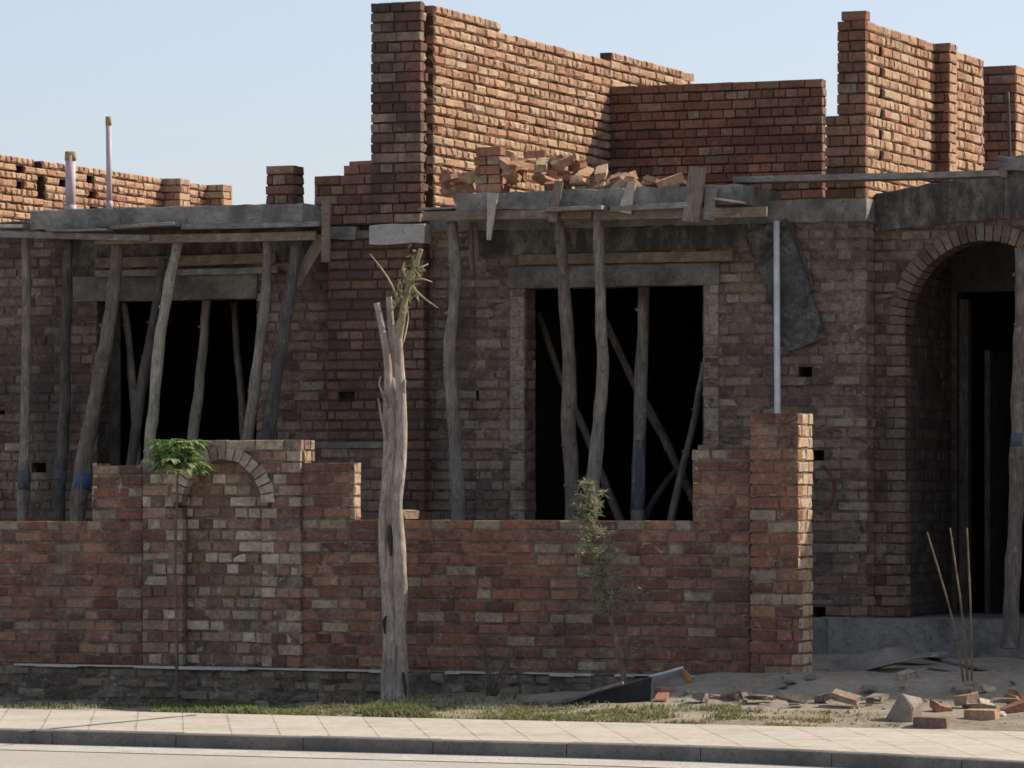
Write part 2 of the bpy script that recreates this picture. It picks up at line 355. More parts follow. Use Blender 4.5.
# ------------------------------------------------------------------ brickwork: every brick laid by course
CRS = .086
def course_solid(segs, zc):
    iv = sorted((a, b) for a, b, zt in segs if zt >= zc); res = []
    for a, b in iv:
        if res and a <= res[-1][1] + 1e-4: res[-1][1] = max(b, res[-1][1])
        else: res.append([a, b])
    return res
def cut(iv, a, b):
    r = []
    for s, e in iv:
        if b <= s or a >= e: r.append([s, e]); continue
        if a > s: r.append([s, a])
        if b < e: r.append([b, e])
    return r
def brick_face(mb, o, u, n, segs, z0, seed, proud=.008, jit=.004, thick=0.0, holes=(), arch=None, blind=(), ext=(0, 0), bricks=True, mort=1, bdepth=.035, joint=.015, vary=.005, bond=0, CRS=CRS, ch=.006, mixed=0.0, toppale=0.0, vj=None):
    vj = joint * .55 if vj is None else vj
    """segs: (a0, a1, ztop) along u.  holes: (a0,a1,z0,z1) through.  arch: (centre, half, spring, z_bottom)."""
    rg = random.Random(seed)
    o = Vector((o[0], o[1], 0)); u = Vector((u[0], u[1], 0)); n = Vector((n[0], n[1], 0))
    up = Vector((0, 0, 1))
    zmax = max(s[2] for s in segs); N = int(round((zmax - z0) / CRS))
    def P(a, d, z): return o + u * a + n * d + up * z
    def quadbox(a, b, d0, d1, za, zb):
        mb.add([P(a, d0, za), P(b, d0, za), P(b, d1, za), P(a, d1, za), P(a, d0, zb), P(b, d0, zb), P(b, d1, zb), P(a, d1, zb)],
               [(0, 3, 2, 1), (4, 5, 6, 7), (0, 1, 5, 4), (1, 2, 6, 5), (2, 3, 7, 6), (3, 0, 4, 7)], mort)
    for k in range(N):
        za = z0 + k * CRS; zc = za + CRS * .5
        iv = course_solid(segs, zc)
        for h in holes:
            if h[2] < zc < h[3]: iv = cut(iv, h[0], h[1])
        if arch:
            ac, ah, asp, azb = arch[:4]; al = arch[4] if len(arch) > 4 else ah
            if azb < zc < asp: iv = cut(iv, ac - al, ac + al)
            elif asp <= zc < asp + ah:
                hw = math.sqrt(max(0, ah * ah - (zc - asp) ** 2)); iv = cut(iv, ac - hw, ac + hw)
        bl = [h for h in blind if h[2] < zc < h[3]]
        ivc = iv
        for h in bl: ivc = cut(ivc, h[0], h[1])
        if thick:
            for a, b in ivc: quadbox(a, b, -thick, 0, za - .003, za + CRS - .003)
            for h in bl: quadbox(h[0], h[1], -thick, -.09, za - .003, za + CRS - .003)
        if not bricks: continue
        head = (k + bond) % 2 == 1
        LL = .1195 if head else .239
        off = (.06 if head else 0.0) + rg.uniform(-.03, .03) - 2 * LL
        for a, b in ivc:
            s = math.floor((a - off) / LL) * LL + off
            while s < b:
                e = s + LL + (0 if head else rg.uniform(-.012, .012))
                if mixed: e = s + (.1195 if rg.random() < mixed else .239) + rg.uniform(-.010, .010)
                ea = max(s, a); eb = min(e, b)
                if ea > a and ea - a < .03: ea = a
                if b - eb < .035: eb = b; e = b + .001
                if eb - ea > .03:
                    x0 = ea + (vj / 2 if ea > a else -ext[0]); x1 = eb - (vj / 2 if eb < b else -ext[1])
                    pr = proud + rg.uniform(-vary, vary)
                    zb0 = za + joint - .003 + rg.uniform(-.002, .002); zb1 = za + CRS - .0015 + rg.uniform(-.0025, .002)
                    j = lambda: rg.uniform(-jit, jit)
                    c = (rg.random(), rg.random(), rg.random())
                    if toppale and not course_solid([q for q in segs if q[0] <= ea + .02 < q[1]], zc + CRS) and rg.random() < toppale: c = (c[0], .01, c[2])
                    bk = [P(x0, -bdepth, zb0), P(x1, -bdepth, zb0), P(x1, -bdepth, zb1), P(x0, -bdepth, zb1)]
                    md = [P(x0 + j() * .6, pr - ch + j() * .3, zb0 + j() * .6), P(x1 + j() * .6, pr - ch + j() * .3, zb0 + j() * .6), P(x1 + j() * .6, pr - ch + j() * .3, zb1 + j() * .5), P(x0 + j() * .6, pr - ch + j() * .3, zb1 + j() * .5)]
                    fr = [P(x0 + ch + j(), pr + j() * .8, zb0 + ch + j()), P(x1 - ch + j(), pr + j() * .8, zb0 + ch + j()), P(x1 - ch + j(), pr + j() * .8, zb1 - ch + j()), P(x0 + ch + j(), pr + j() * .8, zb1 - ch + j())]
                    fs = [(8, 9, 10, 11)]
                    for q in range(4):
                        r_ = (q + 1) % 4
                        fs += [(4 + q, 4 + r_, 8 + r_, 8 + q), (q, r_, 4 + r_, 4 + q)]
                    mb.add(bk + md + fr, fs, 0, c)
                s = e
def voussoirs(mb, o, u, n, centre, half, spring, ring, d0, d1, seed, a0=0, a1=180, wdt=.078):
    rg = random.Random(seed)
    o = Vector((o[0], o[1], 0)); u = Vector((u[0], u[1], 0)); n = Vector((n[0], n[1], 0))
    cnt = int(math.pi * (half + ring / 2) * (a1 - a0) / 180 / (wdt + .01))
    for i in range(cnt):
        t0 = R(a0 + (a1 - a0) * (i + .07) / cnt); t1 = R(a0 + (a1 - a0) * (i + .93) / cnt)
        vs = []
        pr = d1 + rg.uniform(-.006, .006)
        r0 = half - .004 + rg.uniform(-.004, .004); r1 = half + ring + rg.uniform(-.012, .012)
        for d in (d0, pr):
            for r_, t in ((r0, t0), (r1, t0), (r1, t1), (r0, t1)):
                vs.append(o + u * (centre + r_ * math.cos(t)) + n * d + Vector((0, 0, spring + r_ * math.sin(t))))
        mb.add(vs, [(0, 1, 2, 3), (7, 6, 5, 4), (0, 4, 5, 1), (1, 5, 6, 2), (2, 6, 7, 3), (3, 7, 4, 0)], 0, (rg.random(), rg.random(), rg.random()))

# ================================================================== SETTING
YP0, YP1 = -5.32, -3.06          # pavement: kerb edge, back edge
def yk(x):                        # kerb line, swinging out towards the right
    d = max(0.0, x - 2.4)
    return YP0 - .13 - (.085 * d * d if d < 4 else .085 * 16 + .68 * (d - 4))
def sm(t): t = max(0, min(1, t)); return t * t * (3 - 2 * t)
def ground_z(x, y):
    if y < YP1 - .02: return -.17
    n_ = noise.noise(Vector((x * 1.7, y * 1.7, 0))) * .03 + noise.noise(Vector((x * 5, y * 5, 3))) * .014
    m = sm((x - .55) / .9)
    if y > 3.2: m = 1
    if y > .25: m = max(m, sm((y - .25) / .4))
    base = .0 + m * (.05 * sm((y + 3.0) / 2.0) + .165 * sm((y + 1.15) / 1.1))
    dip = 1 - sm((x + 2.4) / 2.2)
    berm = (1 - m) * (.04 * (1 - dip) * sm((y + .9) / .7) - .105 * dip * sm((y + 3.06) / 1.5))
    edge = sm((y - YP1) / .3)
    far = 1 if (abs(x) < 30 and y < 25) else 0
    return base + berm + n_ * edge * far - .012 * (1 - edge)
def axis(fine0, fine1, step, far0, far1):
    a = [fine0 + i * step for i in range(int((fine1 - fine0) / step) + 1)]
    d = step; x = a[-1]
    while x < far1: d *= 1.5; x += d; a.append(x)
    d = step; x = a[0]; pre = []
    while x > far0: d *= 1.5; x -= d; pre.append(x)
    return pre[::-1] + a
xs = axis(-6.6, 5.4, .075, -900, 900); ys = axis(YP1, 4.2, .075, -900, 1500)
ys = [y for y in ys if not (YP1 - .06 < y < YP1 - .001)]
ys = sorted(ys + [YP1 - .05])
mb = MB()
vs = [(x, y, ground_z(x, y)) for y in ys for x in xs]; nx = len(xs)
mb.add(vs, [(j * nx + i, j * nx + i + 1, (j + 1) * nx + i + 1, (j + 1) * nx + i) for j in range(len(ys) - 1) for i in range(nx - 1)])
struct('ground', mb, M['soil'], True)
mb = MB()
nxp = 160
pv = []
for j in range(7):
    for i in range(nxp + 1):
        x = -70 + 80 * i / nxp; y0_ = yk(x) + .13; y = y0_ + (YP1 - y0_) * j / 6
        pv.append((x, y, .0))
mb.add(pv, [(j * (nxp + 1) + i, j * (nxp + 1) + i + 1, (j + 1) * (nxp + 1) + i + 1, (j + 1) * (nxp + 1) + i) for j in range(6) for i in range(nxp)])
struct('pavement', mb, M['paving'])
mb = MB()                        # thin cast shadow painted as a dark strip across the paving
a = Zg(20, 731.5, .004); b = Zg(197, 714.5, .004)
nseg = 9; vv = []
for i in range(nseg + 1):
    p = a.lerp(b, i / nseg); wd = .018 + rnd.uniform(-.006, .010)
    vv += [(p.x - wd, p.y, .004), (p.x + wd, p.y, .004)]
mb.add(vv, [(2 * i, 2 * i + 1, 2 * i + 3, 2 * i + 2) for i in range(nseg)])
struct('pavement_shadow_line', mb, M['kerb'])
mb = MB(); mb.add([(-90, -60, -.088), (90, -60, -.088), (90, YP0 - .05, -.088), (-90, YP0 - .05, -.088)], [(0, 1, 2, 3)])
struct('road', mb, M['road'])
mb = MB(); gx = [-70 + .5 * i for i in range(161)]
mb.add([(x, yk(x) - d, -.084) for x in gx for d in (.62, -.02)], [(2 * i, 2 * i + 2, 2 * i + 3, 2 * i + 1) for i in range(160)])
struct('gutter', mb, M['gutter'])
mb = MB()
x = -40.0
while x < 10:
    dz = rnd.uniform(-.004, .003); L = .9; c = .02; ns = 3; vs = []
    for q in range(ns + 1):
        xx = x + .003 + (L - .006) * q / ns; y0 = yk(xx); y1 = y0 + .135; zt = .006 + dz
        prof = [(y1, -.16), (y1, zt), (y0 + c, zt), (y0 + c * .3, zt - c * .3), (y0, zt - c), (y0 - .006, -.16)]
        vs += [(xx, py, pz) for py, pz in prof]
    n_ = 6
    mb.add(vs, [(g * n_ + i, g * n_ + (i + 1) % n_, (g + 1) * n_ + (i + 1) % n_, (g + 1) * n_ + i) for g in range(ns) for i in range(n_)] + [tuple(range(n_ - 1, -1, -1)), tuple(range(ns * n_, (ns + 1) * n_))])
    x += L
struct('kerb', mb, M['kerb'])

# ================================================================== BOUNDARY WALL (front)
BW = thing('boundary_wall', 'low red brick boundary wall with stepped top, arched niche and gate pillar behind the pavement', 'wall', (X(400, 0), 0, 0))
LED = .190; FC = .0885; LEL = LED - .018
def wx(px): return X(px, 0)
x0 = wx(-60); o0 = (x0, 0); A = lambda px: wx(px) - x0
zt = lambda n_: LED + n_ * FC
seg_l = [(0, A(93), zt(13)), (A(93), A(143), zt(18))]
seg_r = [(A(300), A(305), zt(19)), (A(305), A(354.5), zt(18)), (A(354.5), A(693), zt(13)), (A(693), A(750), zt(19))]
mb = MB()
brick_face(mb, o0, (1, 0), (0, -1), [(a, b, c - .018) for a, b, c in seg_l], LEL, 11, .008, .004, thick=.22, bdepth=.10, CRS=FC, mixed=.3, vary=.004, ch=.009, toppale=.55, joint=.019)
brick_face(mb, (x0, .11), (1, 0), (0, -1), [(A(300), A(693), zt(13)), (A(693), A(750), zt(19))], LED, 15, thick=.11, bricks=False)
brick_face(mb, o0, (1, 0), (0, -1), seg_r, LED, 12, .008, .004, thick=.1095, bdepth=.10, CRS=FC, mixed=.3, vary=.004, ch=.009, toppale=.55, joint=.019)
mb.build('brick_panel', [M['brick_wall'], JOINT[M['brick_wall'].name]], BW)
mb = MB()
# brick ends facing the gate and the steps
for px, n0, n1, sd in ((354.5, 13, 18, 1), (305, 18, 19, 2)):
    if n1 > n0: mb = MB(); brick_face(mb, (wx(px), -.004), (0, 1), (1, 0), [(0, .118, zt(n1))], zt(n0), 30 + sd, .006, .004, bond=1, CRS=FC); mb.build('brick_end', [M['brick_end'], JOINT[M['brick_end'].name]], BW)
mb = MB()
brick_face(mb, (wx(693), .22), (0, -1), (-1, 0), [(0, .22, zt(19))], zt(13), 36, .006, .004, bond=1, CRS=FC)
brick_face(mb, (wx(93), .22), (0, -1), (-1, 0), [(0, .22, zt(18))], zt(13), 37, .006, .004, bond=1, CRS=FC)
mb.build('brick_end', [M['brick_end'], JOINT[M['brick_end'].name]], BW)
# niche block
mb = MB()
nx0 = wx(143); an = lambda px: X(px, -.04) - X(143, -.04)
nc = an(222); nh = an(262) - an(222); nsp = Zh(222, 503, -.04); nbot = zt(0) - .1
o1 = (X(143, -.04), -.04)
ntop = zt(20)
brick_face(mb, o1, (1, 0), (0, -1), [(0, an(176), zt(18)), (an(176), an(300), ntop)], LED, 41, .006, .005, thick=.095, arch=(nc, nh + .085, nsp, nbot, nh), bdepth=.05, ext=(0, .006), bond=1, CRS=FC, vary=.008)
brick_face(mb, (X(300, -.04), -.04), (0, 1), (1, 0), [(0, .26, ntop)], zt(18), 43, .006, .004, CRS=FC)
brick_face(mb, (X(300, -.04), -.035), (0, 1), (1, 0), [(0, .035, zt(18))], LED, 44, .003, .002, CRS=FC)
mb.build('niche_surround', [M['brick_pale'], JOINT[M['brick_pale'].name]], BW)
mb = MB()
voussoirs(mb, o1, (1, 0), (0, -1), nc, nh, nsp, .105, -.09, .012, 5, 0, 180, .06)
M['brick_ring'] = brick_mat('brick_ring', [(0, (.27, .20, .14)), (1, (.42, .34, .25))], (.56, .49, .38), .5, .3, (.40, .335, .25), .1, .5)
mb.build('niche_arch', [M['brick_ring'], JOINT[M['brick_ring'].name]], BW)
mb = MB()
brick_face(mb, (wx(143) + .003, .06), (1, 0), (0, -1), [(0, an(176), zt(18)), (an(176), an(300) - .01, ntop)], LED, 42, .008, .007, thick=.16, bdepth=.03, CRS=FC, vary=.008, joint=.020, mixed=.75)
M['brick_mud'] = brick_mat('brick_mud', [(0, (.17, .095, .068)), (.5, (.28, .175, .12)), (1, (.38, .27, .185))], (.58, .49, .36), .36, .36, (.40, .325, .235), .3, .9, ((.05, .038, .028), (.24, .19, .135)))
mb.build('niche_panel', [M['brick_mud'], JOINT[M['brick_mud'].name]], BW)
# gate pillar
mb = MB()
px0, px1, py0, py1 = X(750, -.06), X(798, -.06), -.06, .285
PCR = .0892; pzt = .175 + 22 * PCR
mb.box(px0 + .01, px1 - .01, py0 + .01, py1, .05, pzt - .006, 1)
brick_face(mb, (px0, py0 + .01), (1, 0), (0, -1), [(0, px1 - px0, pzt)], .175, 51, .010, .006, bdepth=.10, CRS=PCR, mixed=.3)
mb.build('gate_pillar', [M['brick_wall'], JOINT[M['brick_wall'].name]], BW); mb = MB()
brick_face(mb, (px1 - .01, py0 + .012), (0, 1), (1, 0), [(0, py1 - py0 - .012, pzt)], .175, 52, .010, .007, bdepth=.10, bond=1, CRS=PCR)
brick_face(mb, (px0 + .01, py1), (0, -1), (-1, 0), [(0, py1 - py0 - .01, pzt)], .175, 53, .010, .004, bdepth=.08, CRS=PCR)
mb.build('gate_pillar_side', [M['brick_end'], JOINT[M['brick_end'].name]], BW)
# rough footing with pale mortar ledge
rg = random.Random(4)
M['brick_foot'] = brick_mat('footing_brick', [(0, (.12, .078, .056)), (.5, (.20, .14, .10)), (1, (.28, .205, .15))], (.36, .29, .21), .15, .62, (.27, .225, .17), .4, .6, ((.03, .025, .02), (.19, .155, .115)))
mb = MB(); brick_face(mb, (wx(-60), -.035), (1, 0), (0, -1), [(0, wx(750) - wx(-60), LED - .02)], LED - .022 - 5 * .086, 45, .008, .010, thick=.2, bdepth=.03, mixed=.5, vary=.016, joint=.02, ch=.014)
mb.build('footing', [M['brick_foot'], JOINT[M['brick_foot'].name]], BW)
mb = MB(); fx = wx(18)
while fx < wx(690):
    L = rg.uniform(.12, .4)
    if rg.random() < .86:
        t = rg.uniform(.012, .026); yf = -.062 - rg.uniform(0, .022)
        mb.add([(fx, yf, LED - t), (fx + L, yf + rg.uniform(-.008, .008), LED - t + rg.uniform(-.004, .004)), (fx + L, .02, LED - t), (fx, .02, LED - t), (fx, yf + .006, LED - .003), (fx + L, yf + .006, LED - .003), (fx + L, .02, LED - .003), (fx, .02, LED - .003)],
               [(0, 3, 2, 1), (4, 5, 6, 7), (0, 1, 5, 4), (1, 2, 6, 5), (3, 0, 4, 7)])
    fx += L
mb.build('mortar_ledge', M['concrete_pad'], BW)

# low wall between boundary wall and house
mb = MB(); yb = 1.2
xa, xb = X(240, yb), X(379, yb)
brick_face(mb, (xa, yb), (1, 0), (0, -1), [(0, xb - xa, .1 + 21 * CRS)], .1, 61, .007, .004, thick=.2)
brick_face(mb, (xb, yb), (0, 1), (1, 0), [(0, .2, .1 + 21 * CRS)], .1, 62, .007, .004, bond=1)
g = thing('yard_wall', 'dark grey topped brick wall stub between niche wall and house', 'wall', (xa, yb, .1))
mb.build('brick_panel', [M['brick_facade'], JOINT[M['brick_facade'].name]], g)
mb = MB(); mb.box(xa - .01, xb + .012, yb - .02, yb + .22, .1 + 21 * CRS, .1 + 21 * CRS + .05); mb.build('mortar_top', M['plaster'], g)

# ================================================================== HOUSE
B = 3.4; PB = B - .11
H = thing('unfinished_house', 'unfinished brick house with two propped window openings, arched porch and half built upper walls', 'house', (X(512, B), B, .2))
fx0, fx1 = -8.5, X(866, B)
z0 = .18
ZR0, ZR1 = 3.78, 3.955           # roof slab
a_ = lambda px: X(px, B) - fx0
wl = (a_(97), a_(257), .95, Zh(180, 300, B)); wm = (a_(525), a_(703), .95, Zh(600, 287, B))
holes = [wl, wm]
for p in ((470, 479, 393, 406), (797, 812, 370, 382), (811, 824, 452, 464), (811, 826, 607, 620), (32, 46, 457, 469), (-6, 5, 402, 415), (540, 548, 440, 452)):
    if p[0] == 540: continue
    holes.append((a_(p[0]), a_(p[1]), Zh(p[0], p[3], B) - .01, Zh(p[0], p[2], B) + .01))
def snap(z): return z0 + round((z - z0) / CRS) * CRS
wl = (wl[0], wl[1], snap(.95), wl[3]); wm = (wm[0], wm[1], snap(.95), wm[3])
hh = []
for i, h in enumerate(holes):
    if i == 0: hh.append((*wl[:3], wl[3] + .05))
    elif i == 1: hh.append((*wm[:3], wm[3] + .05))
    else: z = snap((h[2] + h[3]) / 2 - CRS / 2); hh.append((h[0], h[1], z, z + CRS))
mb = MB()
xm = a_(476)
brick_face(mb, (fx0, B), (1, 0), (0, -1), [(0, xm, ZR0 + .03)], z0, 71, .007, .005, thick=.23, joint=.021, mixed=.45, holes=[h for h in hh if h[1] < xm])
mb.build('front_wall', [M['brick_facade'], JOINT[M['brick_facade'].name]], H); mb = MB()
brick_face(mb, (fx0 + xm, B), (1, 0), (0, -1), [(0, fx1 - fx0 - xm, ZR0 + .03)], z0, 72, .006, .005, thick=.23, joint=.021, mixed=.45, holes=[(h[0] - xm, h[1] - xm, h[2], h[3]) for h in hh if h[1] >= xm], ext=(0, .006))
brick_face(mb, (fx1, B), (0, 1), (1, 0), [(0, .23, ZR0 + .03)], z0, 73, .006, .004, bond=1)
mb.build('front_wall', [M['brick_grey'], JOINT[M['brick_grey'].name]], H)
# plain pier between the two windows, putlog hole in it
mb = MB(); pxa, pxb = X(328, PB), X(424, PB)
ph = (X(338, PB) - pxa, X(355, PB) - pxa, snap(Zh(345, 404, PB)), snap(Zh(345, 404, PB)) + CRS)
brick_face(mb, (pxa, PB), (1, 0), (0, -1), [(0, pxb - pxa, ZR0 + .03)], z0, 74, .007, .004, thick=.108, joint=.021, mixed=.45, blind=[ph])
brick_face(mb, (pxb, PB), (0, 1), (1, 0), [(0, .105, ZR0 + .03)], z0, 75, .006, .004, bond=1)
mb.build('pier', [M['brick_pier'], JOINT[M['brick_pier'].name]], H)
# reveals and jamb strips of the windows
for wv, sd in ((wl, 1), (wm, 2)):
    mb = MB(); brick_face(mb, (fx0 + wv[0], B), (0, 1), (1, 0), [(0, .23, wv[3])], wv[2], 80 + sd, .004, .003); mb.build('window_reveal', [M['brick_facade'], JOINT[M['brick_facade'].name]], H)
    mb = MB(); brick_face(mb, (fx0 + wv[1], B + .23), (0, -1), (-1, 0), [(0, .23, wv[3])], wv[2], 84 + sd, .004, .003); mb.build('window_reveal', [M['brick_facade'], JOINT[M['brick_facade'].name]], H)
for p0, p1 in ((510, 524), (704, 718)):
    mb = MB(); brick_face(mb, (X(p0, B - .02), B - .016), (1, 0), (0, -1), [(0, X(p1, B) - X(p0, B), wm[3])], wm[2] - 4 * CRS, 88 + p0, .006, .005, thick=.014, bond=1, mort=1, bdepth=.012)
    mb.build('window_jamb', [M['brick_jamb'], JOINT[M['brick_jamb'].name]], H)
mb = MB(); mb.box(fx0 + wl[0] - .2, fx0 + wl[0] - .006, B + .232, B + .46, .3, ZR0 - .004); mb.build('inner_return', M['plaster'], H)
def slab_poly(name, pts, y0, y1, mat, parent, rough=.006, seg=.09, seed=1):
    """concrete member: outline in x,z along the front, given a rough broken arris"""
    rg = random.Random(seed); top = pts['top']; bot = pts['bot']
    xa, xb = pts['x']; n_ = max(2, int((xb - xa) / seg)); vs = []; fs = []
    for i in range(n_ + 1):
        k = i / n_; x = xa + (xb - xa) * k
        zt_ = top[0] + (top[1] - top[0]) * k + rg.uniform(-rough, rough); zb = bot[0] + (bot[1] - bot[0]) * k + rg.uniform(-rough, rough)
        yj = rg.uniform(-rough, rough)
        vs += [(x, y0 + yj, zb), (x, y0 + yj + .004, zt_ - .012), (x, y0 + yj + .016, zt_), (x, y1, zt_), (x, y1, zb)]
    for i in range(n_):
        for j in range(5): fs.append((i * 5 + j, i * 5 + (j + 1) % 5, (i + 1) * 5 + (j + 1) % 5, (i + 1) * 5 + j))
    fs += [(4, 3, 2, 1, 0), tuple(n_ * 5 + j for j in range(5))]
    m_ = MB(); m_.add(vs, fs); return m_.build(name, mat, parent)
# lintels
slab_poly('lintel', dict(x=(X(509, B), X(720, B)), top=(wm[3] + .19, wm[3] + .19), bot=(wm[3], wm[3])), B - .03, B + .225, M['plaster'], H, .004, seed=2)
slab_poly('lintel', dict(x=(X(74, B), X(258, B)), top=(wl[3] + .23, wl[3] + .23), bot=(wl[3], wl[3])), B - .03, B + .225, M['plaster'], H, .004, seed=3)
slab_poly('stained_beam', dict(x=(X(474, B), X(748, B)), top=(ZR0 - .002, ZR0 - .002), bot=(wm[3] + .285, wm[3] + .30)), B - .022, B + .1, M['concrete_stained'], H, .004, seed=4)
slab_poly('stained_beam', dict(x=(X(70, B), X(318, B)), top=(ZR0 - .002, ZR0 - .002), bot=(wl[3] + .32, wl[3] + .33)), B - .020, B + .1, M['concrete_stained'], H, .004, seed=5)
# roof slab in two fields
mb = MB(); mb.box(-8.5, fx1 + .003, B + .02, 10.4, ZR0, ZR1); mb.box(fx1 + .006, 9.0, 3.66, 10.4, ZR0, ZR1); mb.build('roof_slab', M['concrete'], H)
slab_poly('ring_beam', dict(x=(X(-70, B), X(327, B)), top=(ZR1 + .004, ZR1 + .004), bot=(ZR0 - .01, ZR0)), B - .025, B + .3, M['concrete_stained'], H, .006, seed=6)
slab_poly('ring_beam', dict(x=(X(430, B), fx1 + .012), top=(ZR1 + .004, ZR1 + .01), bot=(ZR0 - .01, ZR0 - .005)), B - .025, B + .3, M['concrete'], H, .007, seed=7)
slab_poly('bearing_pad', dict(x=(X(371, PB), X(425, PB) + .01), top=(3.835, 3.84), bot=(3.665, 3.675)), PB - .035, PB + .12, M['concrete_pad'], H, .006, seed=8)
slab_poly('bearing_pad', dict(x=(X(331, PB), X(357, PB)), top=(3.83, 3.82), bot=(3.73, 3.72)), PB - .03, PB + .12, M['concrete'], H, .008, seed=9)
# sunshade slabs
YS = 2.8
slab_poly('sunshade_slab', dict(x=(X(30, YS), X(303, YS)), top=(4.01, 4.005), bot=(3.84, 3.84)), YS, B + .35, M['concrete'], H, .007, seed=10)
slab_poly('sunshade_slab', dict(x=(X(455, YS), X(743, YS)), top=(4.05, 4.06), bot=(3.90, 3.90)), YS, B + .35, M['concrete'], H, .009, seed=11)
# upper storey walls
TX = X(420, PB)
mb = MB(); ux0 = X(372, PB); yt0 = PB
zz = ZR1
n1 = lambda z, k: z + k * CRS
zpb = 3.84; pier_n = 22
brick_face(mb, (ux0, PB), (1, 0), (0, -1), [(0, TX - ux0, zpb + pier_n * CRS)], zpb, 91, .010, .005, ext=(.006, .008), bdepth=.06)
brick_face(mb, (TX - .012, PB + .01), (0, 1), (1, 0), [(0, .115, zpb + pier_n * CRS)], zpb, 97, .016, .014, bdepth=.06, joint=.018, vary=.012, ch=.012, bond=1)
mb.box(ux0 + .004, TX - .016, PB + .006, PB + .125, zpb - .02, zpb + pier_n * CRS - .006, 1)
mb.box(ux0 + .004, TX - .14, PB + .126, PB + .50, zpb - .02, zpb + pier_n * CRS - .006, 1)
brick_face(mb, (ux0, PB + .5), (0, -1), (-1, 0), [(0, .5, zpb + pier_n * CRS)], zpb, 92, .010, .005)
mb.build('upper_pier', [M['brick_soot'], JOINT[M['brick_soot'].name]], H)
mb = MB()
yA = PB
Yd = lambda px: onx(px, 490, TX).y - yA
zr = zpb
segs = [(0, Yd(500), zr + 21.6 * CRS), (Yd(500), Yd(612), zr + 20.6 * CRS), (Yd(612), Yd(642), zr + 21.6 * CRS), (Yd(642), Yd(682), zr + 21.5 * CRS), (Yd(682), Yd(692), zr + 20.5 * CRS)]
brick_face(mb, (TX - .012, yA + .015), (0, 1), (1, 0), [(max(a, .285), b, c) for a, b, c in segs], zpb, 93, .020, .0075, bdepth=.06, joint=.018, vary=.008, ch=.013)
segc = [(max(a, .30), b, c) for a, b, c in segs]
brick_face(mb, (TX - .012, yA), (0, 1), (1, 0), segc, zpb, 94, thick=.11, bricks=False)
mb.build('upper_side_wall', [M['brick_raw'], JOINT[M['brick_raw'].name]], H)
YBK = onx(610, 490, TX).y
mb = MB(); bxa, bxb = TX + .003, X(821.5, YBK)
brick_face(mb, (bxa, YBK), (1, 0), (0, -1), [(0, bxb - bxa, ZR1 + 17 * CRS - .02)], ZR1 - .02, 95, .010, .005, thick=.115, ext=(0, .008))
brick_face(mb, (bxb, YBK), (0, 1), (1, 0), [(0, .115, ZR1 + 17 * CRS - .02)], ZR1 - .02, 96, .010, .005, bond=1)
mb.build('upper_rear_wall', [M['brick_upper'], JOINT[M['brick_upper'].name]], H)
RX = X(865, B)
rz = ZR1; rN = 17
mb = MB(); ra, rb = X(838, B), RX; rl = X(826, B)
brick_face(mb, (rl, B), (1, 0), (0, -1), [(0, ra - rl, rz + 8 * CRS), (ra - rl, rb - rl, rz + rN * CRS)], rz, 101, .010, .005, ext=(.004, .008), bdepth=.06)
mb.box(rl + .004, rb - .005, B + .006, B + .23, rz - .002, rz + 8 * CRS - .005, 1)
mb.box(ra + .004, rb - .005, B + .006, B + .23, rz + 8 * CRS, rz + rN * CRS - .005, 1)
mb.box(ra + .03, ra + .24, B + .0, B + .11, rz + rN * CRS + .004, rz + rN * CRS + .078, 0, (.5, .9, .4))
mb.build('upper_pier', [M['brick_upper'], JOINT[M['brick_upper'].name]], H)
mb = MB(); Yr = lambda px: onx(px, 490, RX).y - B
lr = Yr(983)
hc = [(Yr(879), Yr(883), rz + (k * 2 + .05) * CRS, rz + (k * 2 + .95) * CRS) for k in range(1, 8)]
rtop = [(0, Yr(884), rz + (rN) * CRS), (Yr(884), lr, rz + (rN) * CRS)]
brick_face(mb, (RX - .012, B + .015), (0, 1), (1, 0), rtop, rz, 103, .018, .006, blind=hc, bdepth=.06, joint=.016, vary=.007, ch=.011)
brick_face(mb, (RX - .012, B + .23), (0, 1), (1, 0), [(max(0, a - .23), b - .23, c) for a, b, c in rtop], rz, 104, thick=.22, blind=[(a - .23, b - .23, c, d) for a, b, c, d in hc], bricks=False)
mb.build('upper_side_wall', [M['brick_raw'], JOINT[M['brick_raw'].name]], H)
# small pilaster, shade painted into its front and sunlight into its side
mb = MB(); yp = onx(934.5, 490, RX).y; pw = .125
brick_face(mb, (RX, yp), (1, 0), (0, -1), [(0, pw, rz + rN * CRS)], rz, 105, .006, .005, thick=.22, ext=(0, .008))
mb.build('pilaster', [M['brick_upper'], JOINT[M['brick_upper'].name]], H)
mb = MB()
brick_face(mb, (RX + pw, yp), (0, 1), (1, 0), [(0, .22, rz + rN * CRS)], rz, 106, .012, .006, bond=1)
mb.build('pilaster_side', [M['brick_raw'], JOINT[M['brick_raw'].name]], H)
# wall goes on beyond a door gap
y2 = 7.45
xa2, xb2 = X(983, y2), X(1015, y2)
mb = MB()
brick_face(mb, (xa2, y2), (1, 0), (0, -1), [(0, xb2 - xa2, rz + 17 * CRS)], rz, 107, .010, .006, thick=.24, ext=(.004, .008))
mb.build('upper_pier', [M['brick_upper'], JOINT[M['brick_upper'].name]], H)
mb = MB()
brick_face(mb, (xb2, y2), (0, 1), (1, 0), [(0, 3.0, rz + 17 * CRS)], rz, 108, .014, .006, bdepth=.05)
mb.box(xa2 + .05, xb2 - .004, y2 + .242, y2 + 3, rz, rz + 17 * CRS - .005, 1)
mb.build('upper_side_wall', [M['brick_raw'], JOINT[M['brick_raw'].name]], H)
